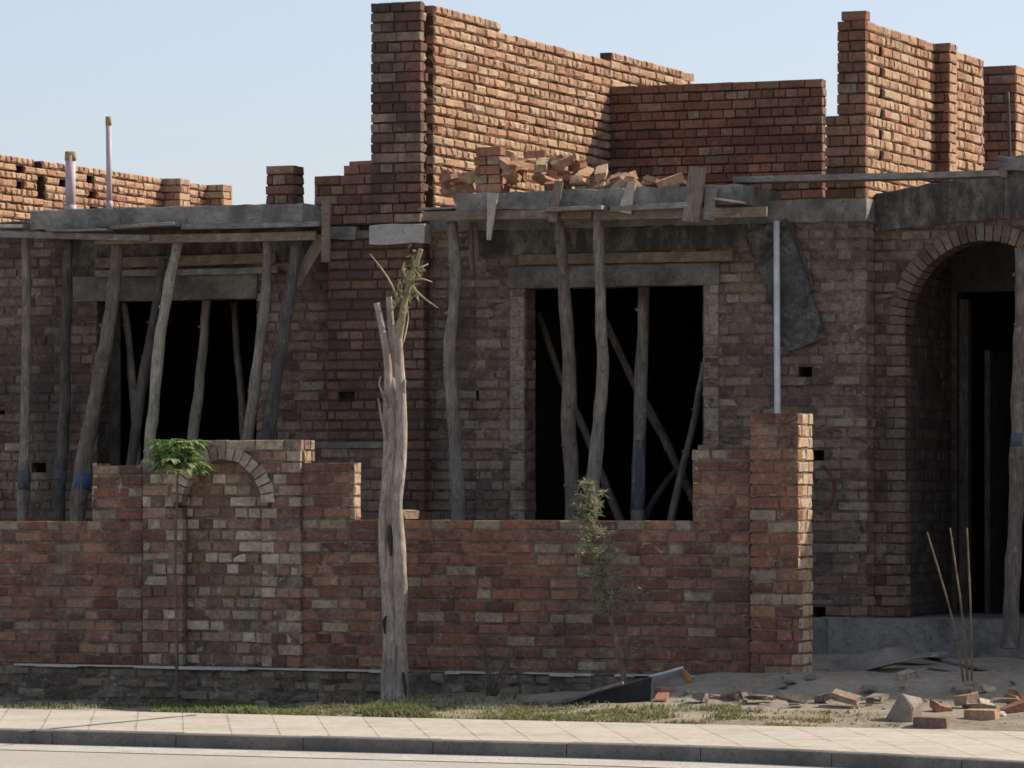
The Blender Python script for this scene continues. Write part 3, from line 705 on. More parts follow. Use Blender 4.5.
# low parapet and stub pier by the tall wall
mb = MB(); lx0 = X(314, PB)
brick_face(mb, (lx0, PB + .02), (1, 0), (0, -1), [(0, X(343, PB) - lx0, zpb + 5 * CRS), (X(343, PB) - lx0, ux0 - lx0 - .004, zpb + 5.6 * CRS)], zpb, 111, .010, .006, thick=.22, bdepth=.06)
mb.build('parapet', [M['brick_upper'], JOINT[M['brick_upper'].name]], H)
mb = MB(); sx0, sx1 = X(264, B), X(291, B)
mb.box(sx0 + .01, sx1 - .012, B + .05, B + .27, ZR1, ZR1 + 5 * CRS - .006, 1)
brick_face(mb, (sx0, B + .05), (1, 0), (0, -1), [(0, sx1 - sx0, ZR1 + 5 * CRS)], ZR1, 113, .012, .008, bdepth=.08, joint=.014)
brick_face(mb, (sx1 - .012, B + .055), (0, 1), (1, 0), [(0, .21, ZR1 + 5 * CRS)], ZR1, 114, .012, .006, bdepth=.08)
mb.build('stub_pier', [M['brick_upper'], JOINT[M['brick_upper'].name]], H)
# porch with arch
YA = 3.62
ax0 = fx1 + .004; acx = X(985, YA) - ax0; ah = X(985, YA) - X(905, YA); asp = Zh(985, 240, YA) - ah
pz = .52
mb = MB()
brick_face(mb, (ax0, YA), (1, 0), (0, -1), [(0, 9.0 - ax0, ZR0 + .0)], pz - 4 * CRS + .0, 121, .006, .005, thick=.23, arch=(acx, ah + .06, asp, -1, ah + .03))
brick_face(mb, (ax0 + acx - ah - .03, YA), (0, 1), (1, 0), [(0, .23, asp)], pz - 4 * CRS, 123, .008, .005, bond=1)
mb.build('porch_wall', [M['brick_facade'], JOINT[M['brick_facade'].name]], H)
mb = MB(); voussoirs(mb, (ax0, YA), (1, 0), (0, -1), acx, ah, asp, .125, -.225, .02, 8, 0, 180, .062)
mb2 = [(acx - ah - .155, acx - ah + .0)]
brick_face(mb, (ax0 + acx - ah - .155, YA - .004), (1, 0), (0, -1), [(0, .155, asp)], pz - 4 * CRS + .0, 122, .014, .006, bdepth=.01, ext=(0, .004), bond=1)
M['brick_arch'] = brick_mat('arch_brick', [(0, (.12, .072, .052)), (.5, (.19, .12, .085)), (1, (.25, .17, .12))], (.30, .24, .17), .15, .60, (.23, .185, .14), .5, .3, ((.05, .04, .032), (.17, .135, .10)))
mb.build('porch_arch', [M['brick_arch'], JOINT[M['brick_arch'].name]], H)
slab_poly('porch_beam', dict(x=(ax0 + .01, X(1004, YA)), top=(4.01, 4.17), bot=(3.70, 3.78)), YA - .03, YA + .22, M['concrete_stained'], H, .008, seed=12)
slab_poly('porch_beam', dict(x=(X(1004, YA) + .004, 9.0), top=(4.17, 4.17), bot=(3.775, 3.78)), YA - .028, YA + .22, M['concrete_stained'], H, .008, seed=13)
slab_poly('porch_slab', dict(x=(X(999, YA - .1), 9.0), top=(4.275, 4.285), bot=(4.155, 4.155)), YA - .12, YA + .22, M['concrete'], H, .010, seed=15)
mb = MB(); mb.box(fx1 - .3, 9.0, 3.32, 5.2, .0, pz, 0); mb.build('porch_step', M['plinth'], H)
slab_poly('plinth', dict(x=(X(812, B), fx1 + .02), top=(.515, .53), bot=(-.1, -.1)), B - .035, B + .2, M['plinth'], H, .012, seed=14)
# porch interior walls and inner doorway
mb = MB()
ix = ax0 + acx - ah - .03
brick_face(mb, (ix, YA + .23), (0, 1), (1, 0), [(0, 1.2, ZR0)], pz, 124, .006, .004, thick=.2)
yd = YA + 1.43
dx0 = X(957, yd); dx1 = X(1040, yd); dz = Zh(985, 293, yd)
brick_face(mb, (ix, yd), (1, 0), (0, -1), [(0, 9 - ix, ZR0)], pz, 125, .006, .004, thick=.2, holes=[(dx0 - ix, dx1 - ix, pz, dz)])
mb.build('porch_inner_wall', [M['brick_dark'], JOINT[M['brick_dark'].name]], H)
mb = MB()
mb.box(dx0 + .01, dx0 + .09, yd + .03, yd + .13, pz, dz - .05); 
mb.box(dx0 + .20, dx0 + .245, yd + .15, yd + .9, pz, Zh(970, 350, yd))
mb.build('inner_door_frame', M['pole_dark'], H)
mb = MB(); mb.box(ix + .004, 8.9, yd - .014, yd - .002, dz + .01, ZR0 - .01); mb.build('inner_lintel', M['inner'], H)
# hidden shell: end, rear and partition walls, floor
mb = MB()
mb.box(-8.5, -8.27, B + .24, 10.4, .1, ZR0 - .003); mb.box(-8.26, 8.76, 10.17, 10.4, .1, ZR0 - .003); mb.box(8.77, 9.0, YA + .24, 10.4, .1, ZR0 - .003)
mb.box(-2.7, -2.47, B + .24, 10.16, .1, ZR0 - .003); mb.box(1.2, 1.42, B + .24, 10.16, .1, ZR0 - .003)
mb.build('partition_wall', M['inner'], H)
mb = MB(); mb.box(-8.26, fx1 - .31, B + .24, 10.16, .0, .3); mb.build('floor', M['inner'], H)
# upper front wall of the right wing (unseen, added to cast the gateway shade)
mb = MB(); wx0 = 3.05
brick_face(mb, (wx0, YA + .05), (1, 0), (0, -1), [(0, 9 - wx0, 4.29 + 11 * CRS)], 4.29, 131, .010, .005, thick=.22)
brick_face(mb, (wx0, YA + .27), (0, -1), (-1, 0), [(0, .22, 4.29 + 11 * CRS)], 4.29, 132, .010, .005)
mb.build('unseen_shade_wall', [M['brick_upper'], JOINT[M['brick_upper'].name]], H)
# red paint marks on the wall
mb = MB()
arc = [(822, 466), (828, 470), (832, 478), (834, 488), (833, 497), (829, 505), (824, 510)]
def paint(pts, w_, Y):
    P = [at(px, py, Y) for px, py in pts]; vs = []
    for i, p in enumerate(P):
        d = (P[min(i + 1, len(P) - 1)] - P[max(i - 1, 0)]).normalized(); n_ = Vector((-d.z, 0, d.x)) * w_ * (0.6 + .6 * rnd.random())
        for yy in (Y, Y + .02): vs += [(p.x + n_.x, yy, p.z + n_.z), (p.x - n_.x, yy, p.z - n_.z)]
    fs = []
    for i in range(len(P) - 1): a = 4 * i; fs += [(a, a + 1, a + 5, a + 4), (a, a + 4, a + 6, a + 2), (a + 1, a + 3, a + 7, a + 5)]
    mb = MB(); mb.add(vs, fs); mb.build('paint_mark', M['redpaint'], H)
paint(arc, .012, B - .0145); paint([(828, 431), (835, 430), (842, 432)], .012, B - .0145); paint([(855, 437), (862, 440), (867, 443)], .011, B - .0145); paint([(816, 512), (823, 514)], .014, B - .0145)
paint([(-4, 408), (6, 408)], .03, B - .0145)

# ================================================================== far left wall
FX = -10.65
fw = thing('rear_brick_wall', 'sunlit orange brick wall with small pilasters beyond the roof at left', 'wall', (FX, 12, 3.9))
mb = MB(); yf0 = 7.0; yf1 = onx(221, 490, FX).y
brick_face(mb, (FX, yf0), (0, 1), (1, 0), [(0, yf1 - yf0, 5.2)], 5.2 - 62 * CRS, 141, .022, .009, thick=.22, joint=.02, vary=.010, ch=.014,
           blind=[(onx(p, 490, FX).y - yf0, onx(p, 490, FX).y - yf0 + .2, 5.2 - k * CRS, 5.2 - (k - 1) * CRS) for p, k in ((14, 2), (15, 4), (58, 3), (86, 2), (87, 4), (88, 6), (33, 1), (36, 3), (36, 4), (36, 5))])
for p in (162, 205):
    yq = onx(p, 490, FX).y
    brick_face(mb, (FX, yq), (1, 0), (0, -1), [(0, .23, 5.2)], 5.2 - 62 * CRS, 150 + p, .008, .006, thick=.24, ext=(0, .01))
    brick_face(mb, (FX + .23, yq), (0, 1), (1, 0), [(0, .24, 5.2)], 5.2 - 62 * CRS, 151 + p, .012, .006, bond=1)
brick_face(mb, (FX - .22, yf1), (1, 0), (0, 1), [(0, .2, 5.2)], 5.2 - 62 * CRS, 149)
mb.build('brickwork', [M['brick_raw'], JOINT[M['brick_raw'].name]], fw)

# ================================================================== TIMBER PROPS
def prop(pts, Y0, Y1, rad, mat, label, zend=None, band=None, bandmat='blue', group='timber props under the formwork', cat='timber prop', seed=0):
    n_ = len(pts); P = []
    for i, (px, py) in enumerate(pts): P.append(at(px, py, Y0 + (Y1 - Y0) * i / (n_ - 1)))
    if zend is not None and P[-1].z > zend:
        d = P[-1] - P[-2]; k = (zend - P[-1].z) / d.z; P.append(P[-1] + d * k)
    base = P[-1].copy()
    root = thing('timber_prop', label, cat, base, group)
    Lc = len(P); rr = [rad * (.80 + .32 * i / (Lc - 1)) for i in range(Lc)]
    mb = MB(); mb.tube(P, rr, 14, 0, .26, sub=11, seed=seed * 3.7, groove=.07)
    # knots
    rg = random.Random(seed)
    for k in range(7):
        i = rg.randrange(Lc - 1); p = P[i].lerp(P[i + 1], rg.random()); q = Vector((rg.uniform(-1, 1), -.6, rg.uniform(-.2, .5))).normalized()
        mb.tube([p, p + q * rad * 1.25], [rad * .34, rad * .22], 7, 0)
    mb.build('pole', M[mat], root, True)
    if band:
        za, zb = band; seg = []
        for i in range(Lc - 1):
            a, b = P[i], P[i + 1]
            for k in range(9):
                p = a.lerp(b, k / 9); seg.append((p, rr[i] + (rr[i + 1] - rr[i]) * k / 9))
        zs0 = Zh(pts[-1][0], za, Y1); zs1 = Zh(pts[-1][0], zb, Y1)
        sel = [(p, r) for p, r in seg if zs1 <= p.z <= zs0]
        if len(sel) < 2:
            c = min(seg, key=lambda s_: abs(s_[0].z - (zs0 + zs1) / 2)); i = seg.index(c); sel = seg[max(0, i - 1):i + 2]
        m2 = MB(); m2.tube([p for p, r in sel], [r * 1.05 for p, r in sel], 12, 0, .22, seed=seed * 3.7); m2.build('paint_band', M[bandmat], root, True)
    return root
G = .17
props = [
 ([(26, 236), (27, 330), (25, 430), (23, 520)], 2.95, 2.9, .045, 'pole_grey', 'leftmost straight grey pole with a faint blue band, against brick wall', G, (465, 490), 'teal'),
 ([(68, 240), (66, 330), (63, 430), (59, 520)], 3.1, 3.05, .052, 'pole_dark', 'dark near vertical pole left of the left window', G, (468, 490), 'teal'),
 ([(118, 238), (111, 310), (97, 390), (85, 450), (77, 520)], 3.0, 2.8, .066, 'pole_brown', 'thick brown pole leaning left beside the left window, bright blue band low down', G, (470, 491), 'blue'),
 ([(180, 236), (166, 300), (158, 360), (153, 410), (150, 445)], 2.9, 2.75, .050, 'pole_pale', 'palest curved pole crossing the left window behind the green plant', G, None, 'blue'),
 ([(163, 258), (152, 330), (140, 400), (130, 470)], 3.2, 3.1, .045, 'pole_dark', 'dark slanting pole just behind the pale curved pole', G, None, 'blue'),
 ([(268, 232), (266, 290), (259, 350), (248, 440)], 2.95, 2.85, .045, 'pole_grey', 'grey pole at the right edge of the left window', G, None, 'blue'),
 ([(297, 240), (287, 310), (276, 380), (266, 440)], 3.0, 2.85, .055, 'pole_dark', 'dark thick pole leaning just right of the left window', G, None, 'blue'),
 ([(452, 222), (455, 290), (449, 350), (454, 430), (458, 520)], 2.95, 2.85, .056, 'pole_grey', 'bent grey pole standing alone right of the bare trunk', G, None, 'blue'),
 ([(559, 222), (564, 290), (569, 370), (569, 430), (573, 520)], 2.92, 2.85, .058, 'pole_brown', 'brown crooked pole before left part of the middle window', G, None, 'teal'),
 ([(598, 219), (600, 290), (603, 370), (598, 430), (591, 500)], 2.92, 2.8, .053, 'pole_grey', 'grey crooked pole kinked at mid height before the middle window', G, None, 'blue'),
 ([(1021, 248), (1020, 380), (1016, 500), (1011, 622)], 3.3, 3.1, .062, 'pole_brown', 'brown pole with a teal band at the right of the porch arch', .3, (428, 448), 'teal'),
]
for i, (pts, Y0, Y1, rad, mat, lab, ze, band, bm_) in enumerate(props): prop(pts, Y0, Y1, rad, mat, lab, ze, band, bm_, seed=i + 1)
inner = [
 ([(124, 303), (131, 360), (135, 425), (137, 470)], 3.9, 3.8, .038, 'pole_grey', 'thin pole inside the left window at its left side', None),
 ([(207, 298), (201, 370), (193, 440), (190, 470)], 3.85, 3.8, .050, 'pole_pale', 'grey pole leaning inside the middle of the left window', None),
 ([(234, 302), (238, 360), (244, 430), (246, 470)], 4.1, 3.9, .036, 'pole_brown', 'thin dark pole inside the right part of the left window', None),
 ([(644, 287), (642, 350), (640, 430), (638, 520)], 3.85, 3.75, .058, 'pole_grey', 'thick upright pole with faint blue paint low down inside the middle window', (432, 517)),
 ([(538, 313), (560, 375), (588, 440), (620, 520)], 4.4, 4.0, .036, 'pole_brown', 'brown slanting pole inside the middle window, running from upper left jamb down right', None),
 ([(604, 318), (630, 375), (660, 432), (682, 476)], 4.5, 4.2, .040, 'pole_brown', 'brown brace crossing behind the thick upright pole in the middle window', None),
 ([(704, 362), (694, 420), (682, 470), (671, 520)], 4.0, 3.9, .034, 'pole_grey', 'thin grey brace beside the right jamb inside the middle window', None),
 ([(690, 455), (668, 480), (650, 508), (640, 530)], 4.6, 4.4, .030, 'pole_dark', 'short dark brace low in the right half of the middle window', None),
]
for i, (pts, Y0, Y1, rad, mat, lab, band) in enumerate(inner):
    prop(pts, Y0, Y1, rad, mat, lab, .3, band, 'teal', group='timber props inside the windows', seed=40 + i)

# ================================================================== FORMWORK BOARDS
def board(p0, p1, side, w_, t, mat, label, group='formwork boards on the slabs', taper=1.0, jit=.003, name='formwork_board'):
    mb = MB(); mb.bar(p0, p1, side, w_, t, 0, jit, taper)
    c = (Vector(p0) + Vector(p1)) / 2
    o = mb.build(name, M[mat], None, False, loc=c); tag(o, label, 'board', group); return o
UP = (0, 0, 1); YV = (0, 1, 0); XV = (1, 0, 0)
# middle slab
YF = 2.79
board(at(424, 216, YF), at(592, 214, YF), UP, .075, .03, 'board', 'long brown edge board under left half of the middle slab')
board(at(594, 215, YF - .01), at(767, 212, YF - .01), UP, .085, .03, 'board', 'long brown edge board under right half of the middle slab')
board(at(520, 260, B - .05), at(733, 256, B - .05), UP, .085, .035, 'board', 'pale brown plank resting on the middle window lintel')
board(at(430, 211, 3.05), at(470, 209, 3.05), YV, .5, .02, 'board_grey', 'grey sheet board at left end of the middle slab')
board(at(548, 211, 2.72), at(606, 208, 2.72), YV, .22, .035, 'board_grey', 'grey plank lying flat with a sunlit end under middle slab')
board(at(612, 209, 2.76), at(690, 205, 2.76), YV, .10, .05, 'board_grey', 'weathered narrow strip along the middle slab edge')
board(at(716, 199, 2.75), at(744, 203, 2.75), YV, .12, .02, 'board_pale', 'thin pale lath near right end of the middle slab')
board(at(691, 222, 2.73), at(698, 167, 2.73), XV, .145, .03, 'cleat', 'tallest upright brown board nailed to the middle slab')
board(at(709, 220, 2.775), at(712, 188, 2.775), XV, .10, .025, 'board_grey', 'grey board half hidden behind the tallest upright board')
board(at(625, 213, 2.73), at(632, 182, 2.73), XV, .12, .03, 'board_pale', 'short pale upright board with pointed top at slab middle', taper=.55)
board(at(553, 222, 2.735), at(559, 181, 2.735), XV, .075, .025, 'cleat', 'narrow upright board over the crooked brown pole')
board(at(493, 193, 2.73), at(489, 240, 2.73), XV, .10, .025, 'board_pale', 'pale tapered stake pointing down off the middle slab', taper=.35)
board(at(470, 222, 2.9), at(472, 272, 2.95), XV, .035, .025, 'pole_dark', 'thin dark hanging lath below left end of middle slab')
board(at(475, 222, 3.1), at(478, 262, 3.15), XV, .04, .025, 'board', 'short brown lath hanging below the middle slab')
# left slab
board(at(-20, 234, YF), at(150, 238, YF), UP, .055, .03, 'board_grey', 'grey edge board under left end of the left slab')
board(at(95, 240, YF + .03), at(316, 236, YF + .03), UP, .075, .03, 'board', 'brown edge board under right part of the left slab')
board(at(50, 231, 2.74), at(110, 230, 2.74), YV, .16, .02, 'board_grey', 'flat grey plank lying below left slab at far left')
board(at(115, 228, 2.74), at(178, 224, 2.74), YV, .16, .03, 'board_grey', 'flat plank with a sunlit pale end left slab middle')
board(at(182, 227, YF), at(320, 224, YF), UP, .045, .025, 'board_grey', 'grey strip board right half of the left slab')
board(at(96, 263, B - .06), at(276, 258, B - .06), UP, .09, .04, 'board', 'brown plank on top of the left window lintel')
board(at(96, 274, B - .065), at(278, 270, B - .065), UP, .055, .04, 'board_grey', 'grey lower plank along the left window lintel')
board(at(326, 262, 2.76), at(326, 198, 2.76), XV, .075, .03, 'board', 'upright board hanging at right end of the left slab')
board(at(302, 272, 3.1), at(322, 238, 3.0), XV, .10, .03, 'cleat', 'tilted board wedge under right end of the left slab')
board(at(297, 285, 3.2), at(310, 262, 3.2), XV, .08, .03, 'board', 'short tilted offcut under the right end wedge')
board(at(-5, 227, 2.9), at(28, 227, 2.9), YV, .2, .03, 'board_pale', 'pale short plank beyond left end of the left slab')
# scaffold plank
board(at(738, 181, 3.2), at(1003, 174, 3.2), YV, .24, .05, 'board_grey', 'long grey scaffold plank lying across the roof edge beside the tall right wall', 'planks', name='scaffold_plank')
# dark smeared board leaning on the wall
board(at(767, 226, B - .10), at(807, 345, B - .05), XV, .36, .035, 'tar_board' if 'tar_board' in M else 'concrete_stained', 'wide mortar stained dark board leaning against the wall behind the white pipe', 'leaning boards')
board(at(789, 222, B - .05), at(812, 285, B - .04), XV, .035, .03, 'pole_dark', 'thin dark lath leaning against the wall right of stained board', 'leaning boards')

# ================================================================== PIPES
def pipe(px, ytop, ybot, Y, r, mat, label, cap=True, lean=0):
    a = at(px + lean, ytop, Y); b = at(px, ybot, Y)
    root = thing('drain_pipe', label, 'pipe', b)
    mb = MB(); mb.tube([b, a], [r, r], 16); mb.build('pipe', M[mat], root, True)
    mb = MB(); c = b.lerp(a, .12); d = (a - b).normalized(); mb.tube([c, c + d * .08], [r * 1.18] * 2, 16); mb.build('socket', M[mat], root, True)
    if cap:
        mb = MB(); mb.tube([a - d * .05, a + d * .03], [r * 1.12, r * 1.05], 14, 0, .15); mb.build('plug', M['cap'], root, True)
pipe(70.5, 155, 222, 4.2, .046, 'pvc_pink', 'short thick pinkish pipe plugged with a rag on the left roof')
pipe(109.5, 120, 222, 4.2, .025, 'pvc_pink', 'tall thin pinkish pipe plugged at its top on the left roof', lean=-1)
pipe(778.5, 221, 640, B - .16, .026, 'pvc_white', 'white vertical pipe against the facade behind gate pillar', False, -2)

# ================================================================== LOOSE BRICKS
def brick_mesh(seed, L=.225, W=.11, Hh=.072, broken=0.0):
    rg = random.Random(seed); mb = MB(); j = lambda: rg.uniform(-.006, .006) * (1 + 2.5 * broken)
    L1 = L * (1 - broken * rg.uniform(.05, .6)); Hh *= 1 - broken * rg.uniform(0, .45); W *= 1 - broken * rg.uniform(0, .35); sk = rg.uniform(-.03, .03) * (1 if broken else .1)
    c = (rg.random(), rg.random(), rg.random()); ch = .006
    vs = []
    for x_, s_ in ((-L1 / 2, -1), (-L1 / 2 + ch, 0), (L1 / 2 - ch, 0), (L1 / 2, 1)):
        q = ch if s_ else 0
        for yy, z_ in ((-1, -1), (1, -1), (1, 1), (-1, 1)):
            vs.append((x_ + (sk * yy + j() if s_ >= 0 else 0) + j() * .3, yy * (W / 2 - q) + j() * .4, Hh / 2 + z_ * (Hh / 2 - q) + j() * .4))
    fs = [(3, 2, 1, 0), (12, 13, 14, 15)]
    for a in range(3):
        for k in range(4): p = a * 4 + k; q = a * 4 + (k + 1) % 4; fs.append((p, q, q + 4, p + 4))
    mb.add(vs, fs, 0, c); return mb
def loose(loc, rot, seed, label, group, mat='rubble_brick', name='loose_brick', broken=0.0):
    o = brick_mesh(seed, broken=broken).build(name, M[mat], None, False, loc=(0, 0, 0)); o.location = loc; o.rotation_euler = rot
    tag(o, label, 'brick', group); return o
zs = 4.052
# stack of bricks at left end of the slab
bx = X(479, 2.98); k = 0
for lay in range(5):
    for i in range(2 if lay < 4 else 1):
        if lay % 2 == 0: loc = (bx + .115 + rnd.uniform(-.01, .01), 2.93 + i * .12, zs + lay * .078); rot = (0, 0, rnd.uniform(-.06, .06))
        else: loc = (bx + .055 + i * .12, 2.99 + rnd.uniform(-.01, .01), zs + lay * .078); rot = (0, 0, math.pi / 2 + rnd.uniform(-.06, .06))
        loose(loc, rot, 300 + k, 'brick in the small neat stack at left end of the middle slab' if lay < 4 else 'topmost brick of the small stack on the middle slab', 'stacked bricks on the slab', 'rubble_red'); k += 1
# mound of broken bricks behind slab edge
rg = random.Random(21)
for i in range(46):
    px = rg.choice([rg.uniform(440, 475), rg.uniform(498, 560), rg.uniform(505, 600), rg.uniform(550, 690)])
    Yp = rg.uniform(2.88, 3.35)
    hgt = .27 * math.exp(-((px - 520) / 55) ** 2) + .10 * math.exp(-((px - 590) / 45) ** 2) + .06 + .14 * math.exp(-((px - 455) / 18) ** 2)
    if px > 640: hgt = .05
    z = zs + rg.uniform(0, max(.01, hgt - .04))
    loose((X(px, Yp), Yp, z), (rg.uniform(-.7, .7), rg.uniform(-.6, .6), rg.uniform(0, 3.14)), 400 + i, 'broken brick tipped on the rubble heap along the middle slab', 'broken bricks on the slab', 'rubble_brick' if rg.random() < .75 else 'rubble_red', broken=.8)
loose((X(672, 2.9), 2.9, zs + .02), (.2, -.35, .3), 470, 'orange brick tilted by itself left of the tallest upright board', None)
loose((X(655, 2.95), 2.95, zs), (.1, .3, 1.1), 471, 'pale brick lying beside the pointed pale board on the middle slab', None)
o = brick_mesh(480).build('loose_brick', M['rubble_red'], None, False, loc=(0, 0, 0)); o.location = (X(358, PB), PB + .12, zpb + 5.6 * CRS + .0); tag(o, 'loose brick on the low parapet beside the tall pier', 'brick')
o = brick_mesh(481).build('loose_brick', M['brick_raw'], None, False, loc=(0, 0, 0)); o.location = (TX - .05, onx(687, 490, TX).y, zr + 21 * CRS); o.rotation_euler = (0, 0, 1.2); tag(o, 'single loose brick at far top end of the tall left wall', 'brick')

# ================================================================== RUBBLE ON THE GROUND
def rock(loc, size, seed, mat, label, group=None, name='rock', cat='rock', npts=26, rot=0):
    rg = random.Random(seed); bm = bmesh.new()
    for i in range(npts):
        v = Vector((rg.gauss(0, 1), rg.gauss(0, 1), rg.gauss(0, 1))).normalized() * rg.uniform(.8, 1.1)
        vz = min(max(v.z, -.28), .62); bm.verts.new((v.x * size[0] / 2, v.y * size[1] / 2, vz * size[2] / 1.5))
    r_ = bmesh.ops.convex_hull(bm, input=bm.verts)
    bmesh.ops.delete(bm, geom=[v for v in bm.verts if not v.link_faces], context='VERTS')
    bmesh.ops.bevel(bm, geom=list(bm.edges), offset=min(size) * .03, segments=1, affect='EDGES')
    zmin = min(v.co.z for v in bm.verts)
    for v in bm.verts: v.co.z -= zmin
    mb = MB(); mb.v = [tuple(v.co) for v in bm.verts]; bm.verts.index_update(); mb.f = [tuple(v.index for v in f.verts) for f in bm.faces]
    mb.m = [0] * len(mb.f); mb.c = [(rg.random(), .9, rg.random())] * len(mb.v); bm.free()
    o = mb.build(name, M[mat], None, False, loc=(0, 0, 0)); o.location = (loc[0], loc[1], loc[2] - size[2] * .16); o.rotation_euler = (0, 0, rot); tag(o, label, cat, group); return o
def gp(px, py):
    z = .05
    for _ in range(14): p = Zg(px, py, z); z = .5 * z + .5 * ground_z(p.x, max(p.y, YP1 + .03))
    return Vector((p.x, p.y, z))
p = gp(900, 719); rock(p - Vector((0, 0, .02)), (.40, .34, .44), 31, 'stone', 'big pale boulder lying where the shade ends near the pavement', npts=16, rot=1.3)
def gbrick(px, py, rot, seed, label, mat='rubble_red', broken=0.0, dz=0):
    p = gp(px, py); loose((p.x, p.y, p.z - .006 + dz), rot, seed, label, 'bricks lying on the dirt', mat, broken=broken)
gbrick(931, 727, (0, .03, .12), 501, 'nearest dusty brick lying lengthwise in front of the boulder', 'brick_mud')
gbrick(982, 719, (.05, 0, -.05), 502, 'sunlit orange brick beside a white stone near right edge', 'rubble_brick')
gbrick(977, 708, (.35, .2, .5), 503, 'dusty dark brick tipped behind the sunlit orange brick', 'brick_mud')
gbrick(1015, 712, (.1, -.3, .6), 504, 'dark red broken brick at the extreme right of the dirt', broken=.5)
gbrick(1018, 706, (.3, .5, 1.2), 505, 'upper broken brick heaped at the extreme right of the dirt', broken=.5, dz=.03)
gbrick(938, 711, (.3, .3, 1.0), 506, 'small brown broken brick right behind the boulder', broken=.9)
rg = random.Random(33)
rock(gp(1000, 716), (.10, .08, .08), 12, 'concrete_pad', 'small white stone beside the sunlit orange brick')
loose((X(407.5, .06), .06, zt(13) + .004), (0, 0, .9), 520, 'pale half brick left on the wall top right of the bare trunk', None, 'brick_end', broken=.7)
q = at(1010, 172, 7.3); mb = MB(); mb.tube([q, at(1009, 130, 7.3), at(1008, 92, 7.3)], [.016, .015, .014], 8, 0, .1, sub=3); o = mb.build('thin_pole', M['pole_dark'], None, True, loc=q); tag(o, 'thin dark pole standing before the farthest upper brick pier at right', 'pole')
st = [(733, 708, .16, 'stone'), (742, 704, .13, 'stone'), (753, 709, .12, 'stone'), (765, 706, .13, 'stone'), (782, 709, .14, 'stone'), (795, 705, .12, 'stone'), (720, 710, .10, 'stone'), (778, 713, .08, 'stone'), (838, 716, .11, 'stone'), (852, 713, .14, 'stone'), (825, 712, .08, 'stone')]
for i, (px, py, s_, m_) in enumerate(st):
    rock(gp(px, py) - Vector((0, 0, .015)), (s_ * rg.uniform(.9, 1.3), s_, s_ * .62), 60 + i, m_, 'tan rubble lump on the sunlit verge between sapling and boulder', 'tan rubble lumps on the verge', 'rubble', 'rubble', 11, rg.uniform(0, 3))
for i in range(12):
    px, py = rg.uniform(775, 826), rg.uniform(673, 697)
    s_ = rg.uniform(.07, .16)
    rock(gp(px, py) - Vector((0, 0, .01)), (s_ * 1.2, s_, s_ * .6), 80 + i, 'grit', 'grey rubble chunk heaped at foot of the gate pillar', 'grey rubble at the pillar foot', 'rubble', 'rubble', 11, rg.uniform(0, 3))
for i in range(70):
    px, py = rg.choice([(rg.uniform(830, 1020), rg.uniform(664, 700)), (rg.uniform(640, 780), rg.uniform(686, 702)), (rg.uniform(830, 1020), rg.uniform(706, 726))])
    s_ = rg.uniform(.03, .08)
    rock(gp(px, py) - Vector((0, 0, .008)), (s_ * 1.3, s_, s_ * .6), 110 + i, 'stone' if py > 702 else 'grit', 'small stone scattered on the dirt of the gateway', 'small scattered stones', 'rubble', 'rubble', 9, rg.uniform(0, 3))
for i, (px, py, s_) in enumerate([(20, 704, .09), (56, 706, .13), (118, 702, .15), (135, 700, .16), (153, 703, .12), (262, 700, .15), (285, 703, .14), (320, 704, .12), (345, 702, .13), (430, 703, .12), (470, 704, .10)]):
    rock(gp(px, py) - Vector((0, 0, .02)), (s_ * 1.4, s_, s_ * .8), 140 + i, 'grit', 'dusty stone half sunk in the grass at foot of the boundary wall', 'stones at the wall foot', 'rubble', 'rubble', 11, rg.uniform(0, 3))
# broken concrete slab pieces
def plate(px_pts, zlift, thick, mat, label, name, cat, tilt=None):
    """irregular plate: outline given on the ground, lifted at chosen corners"""
    P = []
    for (px, py, h) in px_pts:
        q = gp(px, py); P.append(Vector((q.x, q.y, q.z + h)))
    n_ = len(P); mb = MB()
    top = [p + Vector((0, 0, thick)) for p in P]
    mb.add(P + top, [tuple(range(n_ - 1, -1, -1)), tuple(range(n_, 2 * n_))] + [(i, (i + 1) % n_, n_ + (i + 1) % n_, n_ + i) for i in range(n_)])
    c = sum(P, Vector()) / n_
    o = mb.build(name, M[mat], None, False, loc=c); tag(o, label, cat); return o
for i, (px, py, sz, m_, lb) in enumerate([(920, 684, (.26, .2, .05), 'grit', 'flat grey concrete shard lying on the shaded dirt'), (958, 690, (.14, .10, .06), 'grit', 'small upturned shard at foot of the canes'),
        (905, 689, (.2, .15, .06), 'rubble_red', 'reddish brick bat half buried in shaded dirt'), (990, 688, (.22, .16, .06), 'grit', 'grey shard in the shade right of the canes')]):
    rock(gp(px, py), sz, 200 + i, m_, lb, None, 'concrete_shard', 'rubble', 14, .3 * i)
rg = random.Random(91)
for i in range(20):
    px, py = rg.choice([(rg.uniform(825, 1022), rg.uniform(668, 699)), (rg.uniform(940, 1022), rg.uniform(684, 700)), (rg.uniform(640, 750), rg.uniform(690, 702)), (rg.uniform(780, 880), rg.uniform(690, 704))])
    q = gp(px, py); loose((q.x, q.y, q.z - .012), (rg.uniform(-.3, .3), rg.uniform(-.3, .3), rg.uniform(0, 3.1)), 600 + i, 'dusty broken brick bat scattered over the shaded gateway dirt', 'brick bats on the gateway dirt', rg.choice(['rubble_red', 'grit', 'brick_mud']), 'brick_bat', .9)
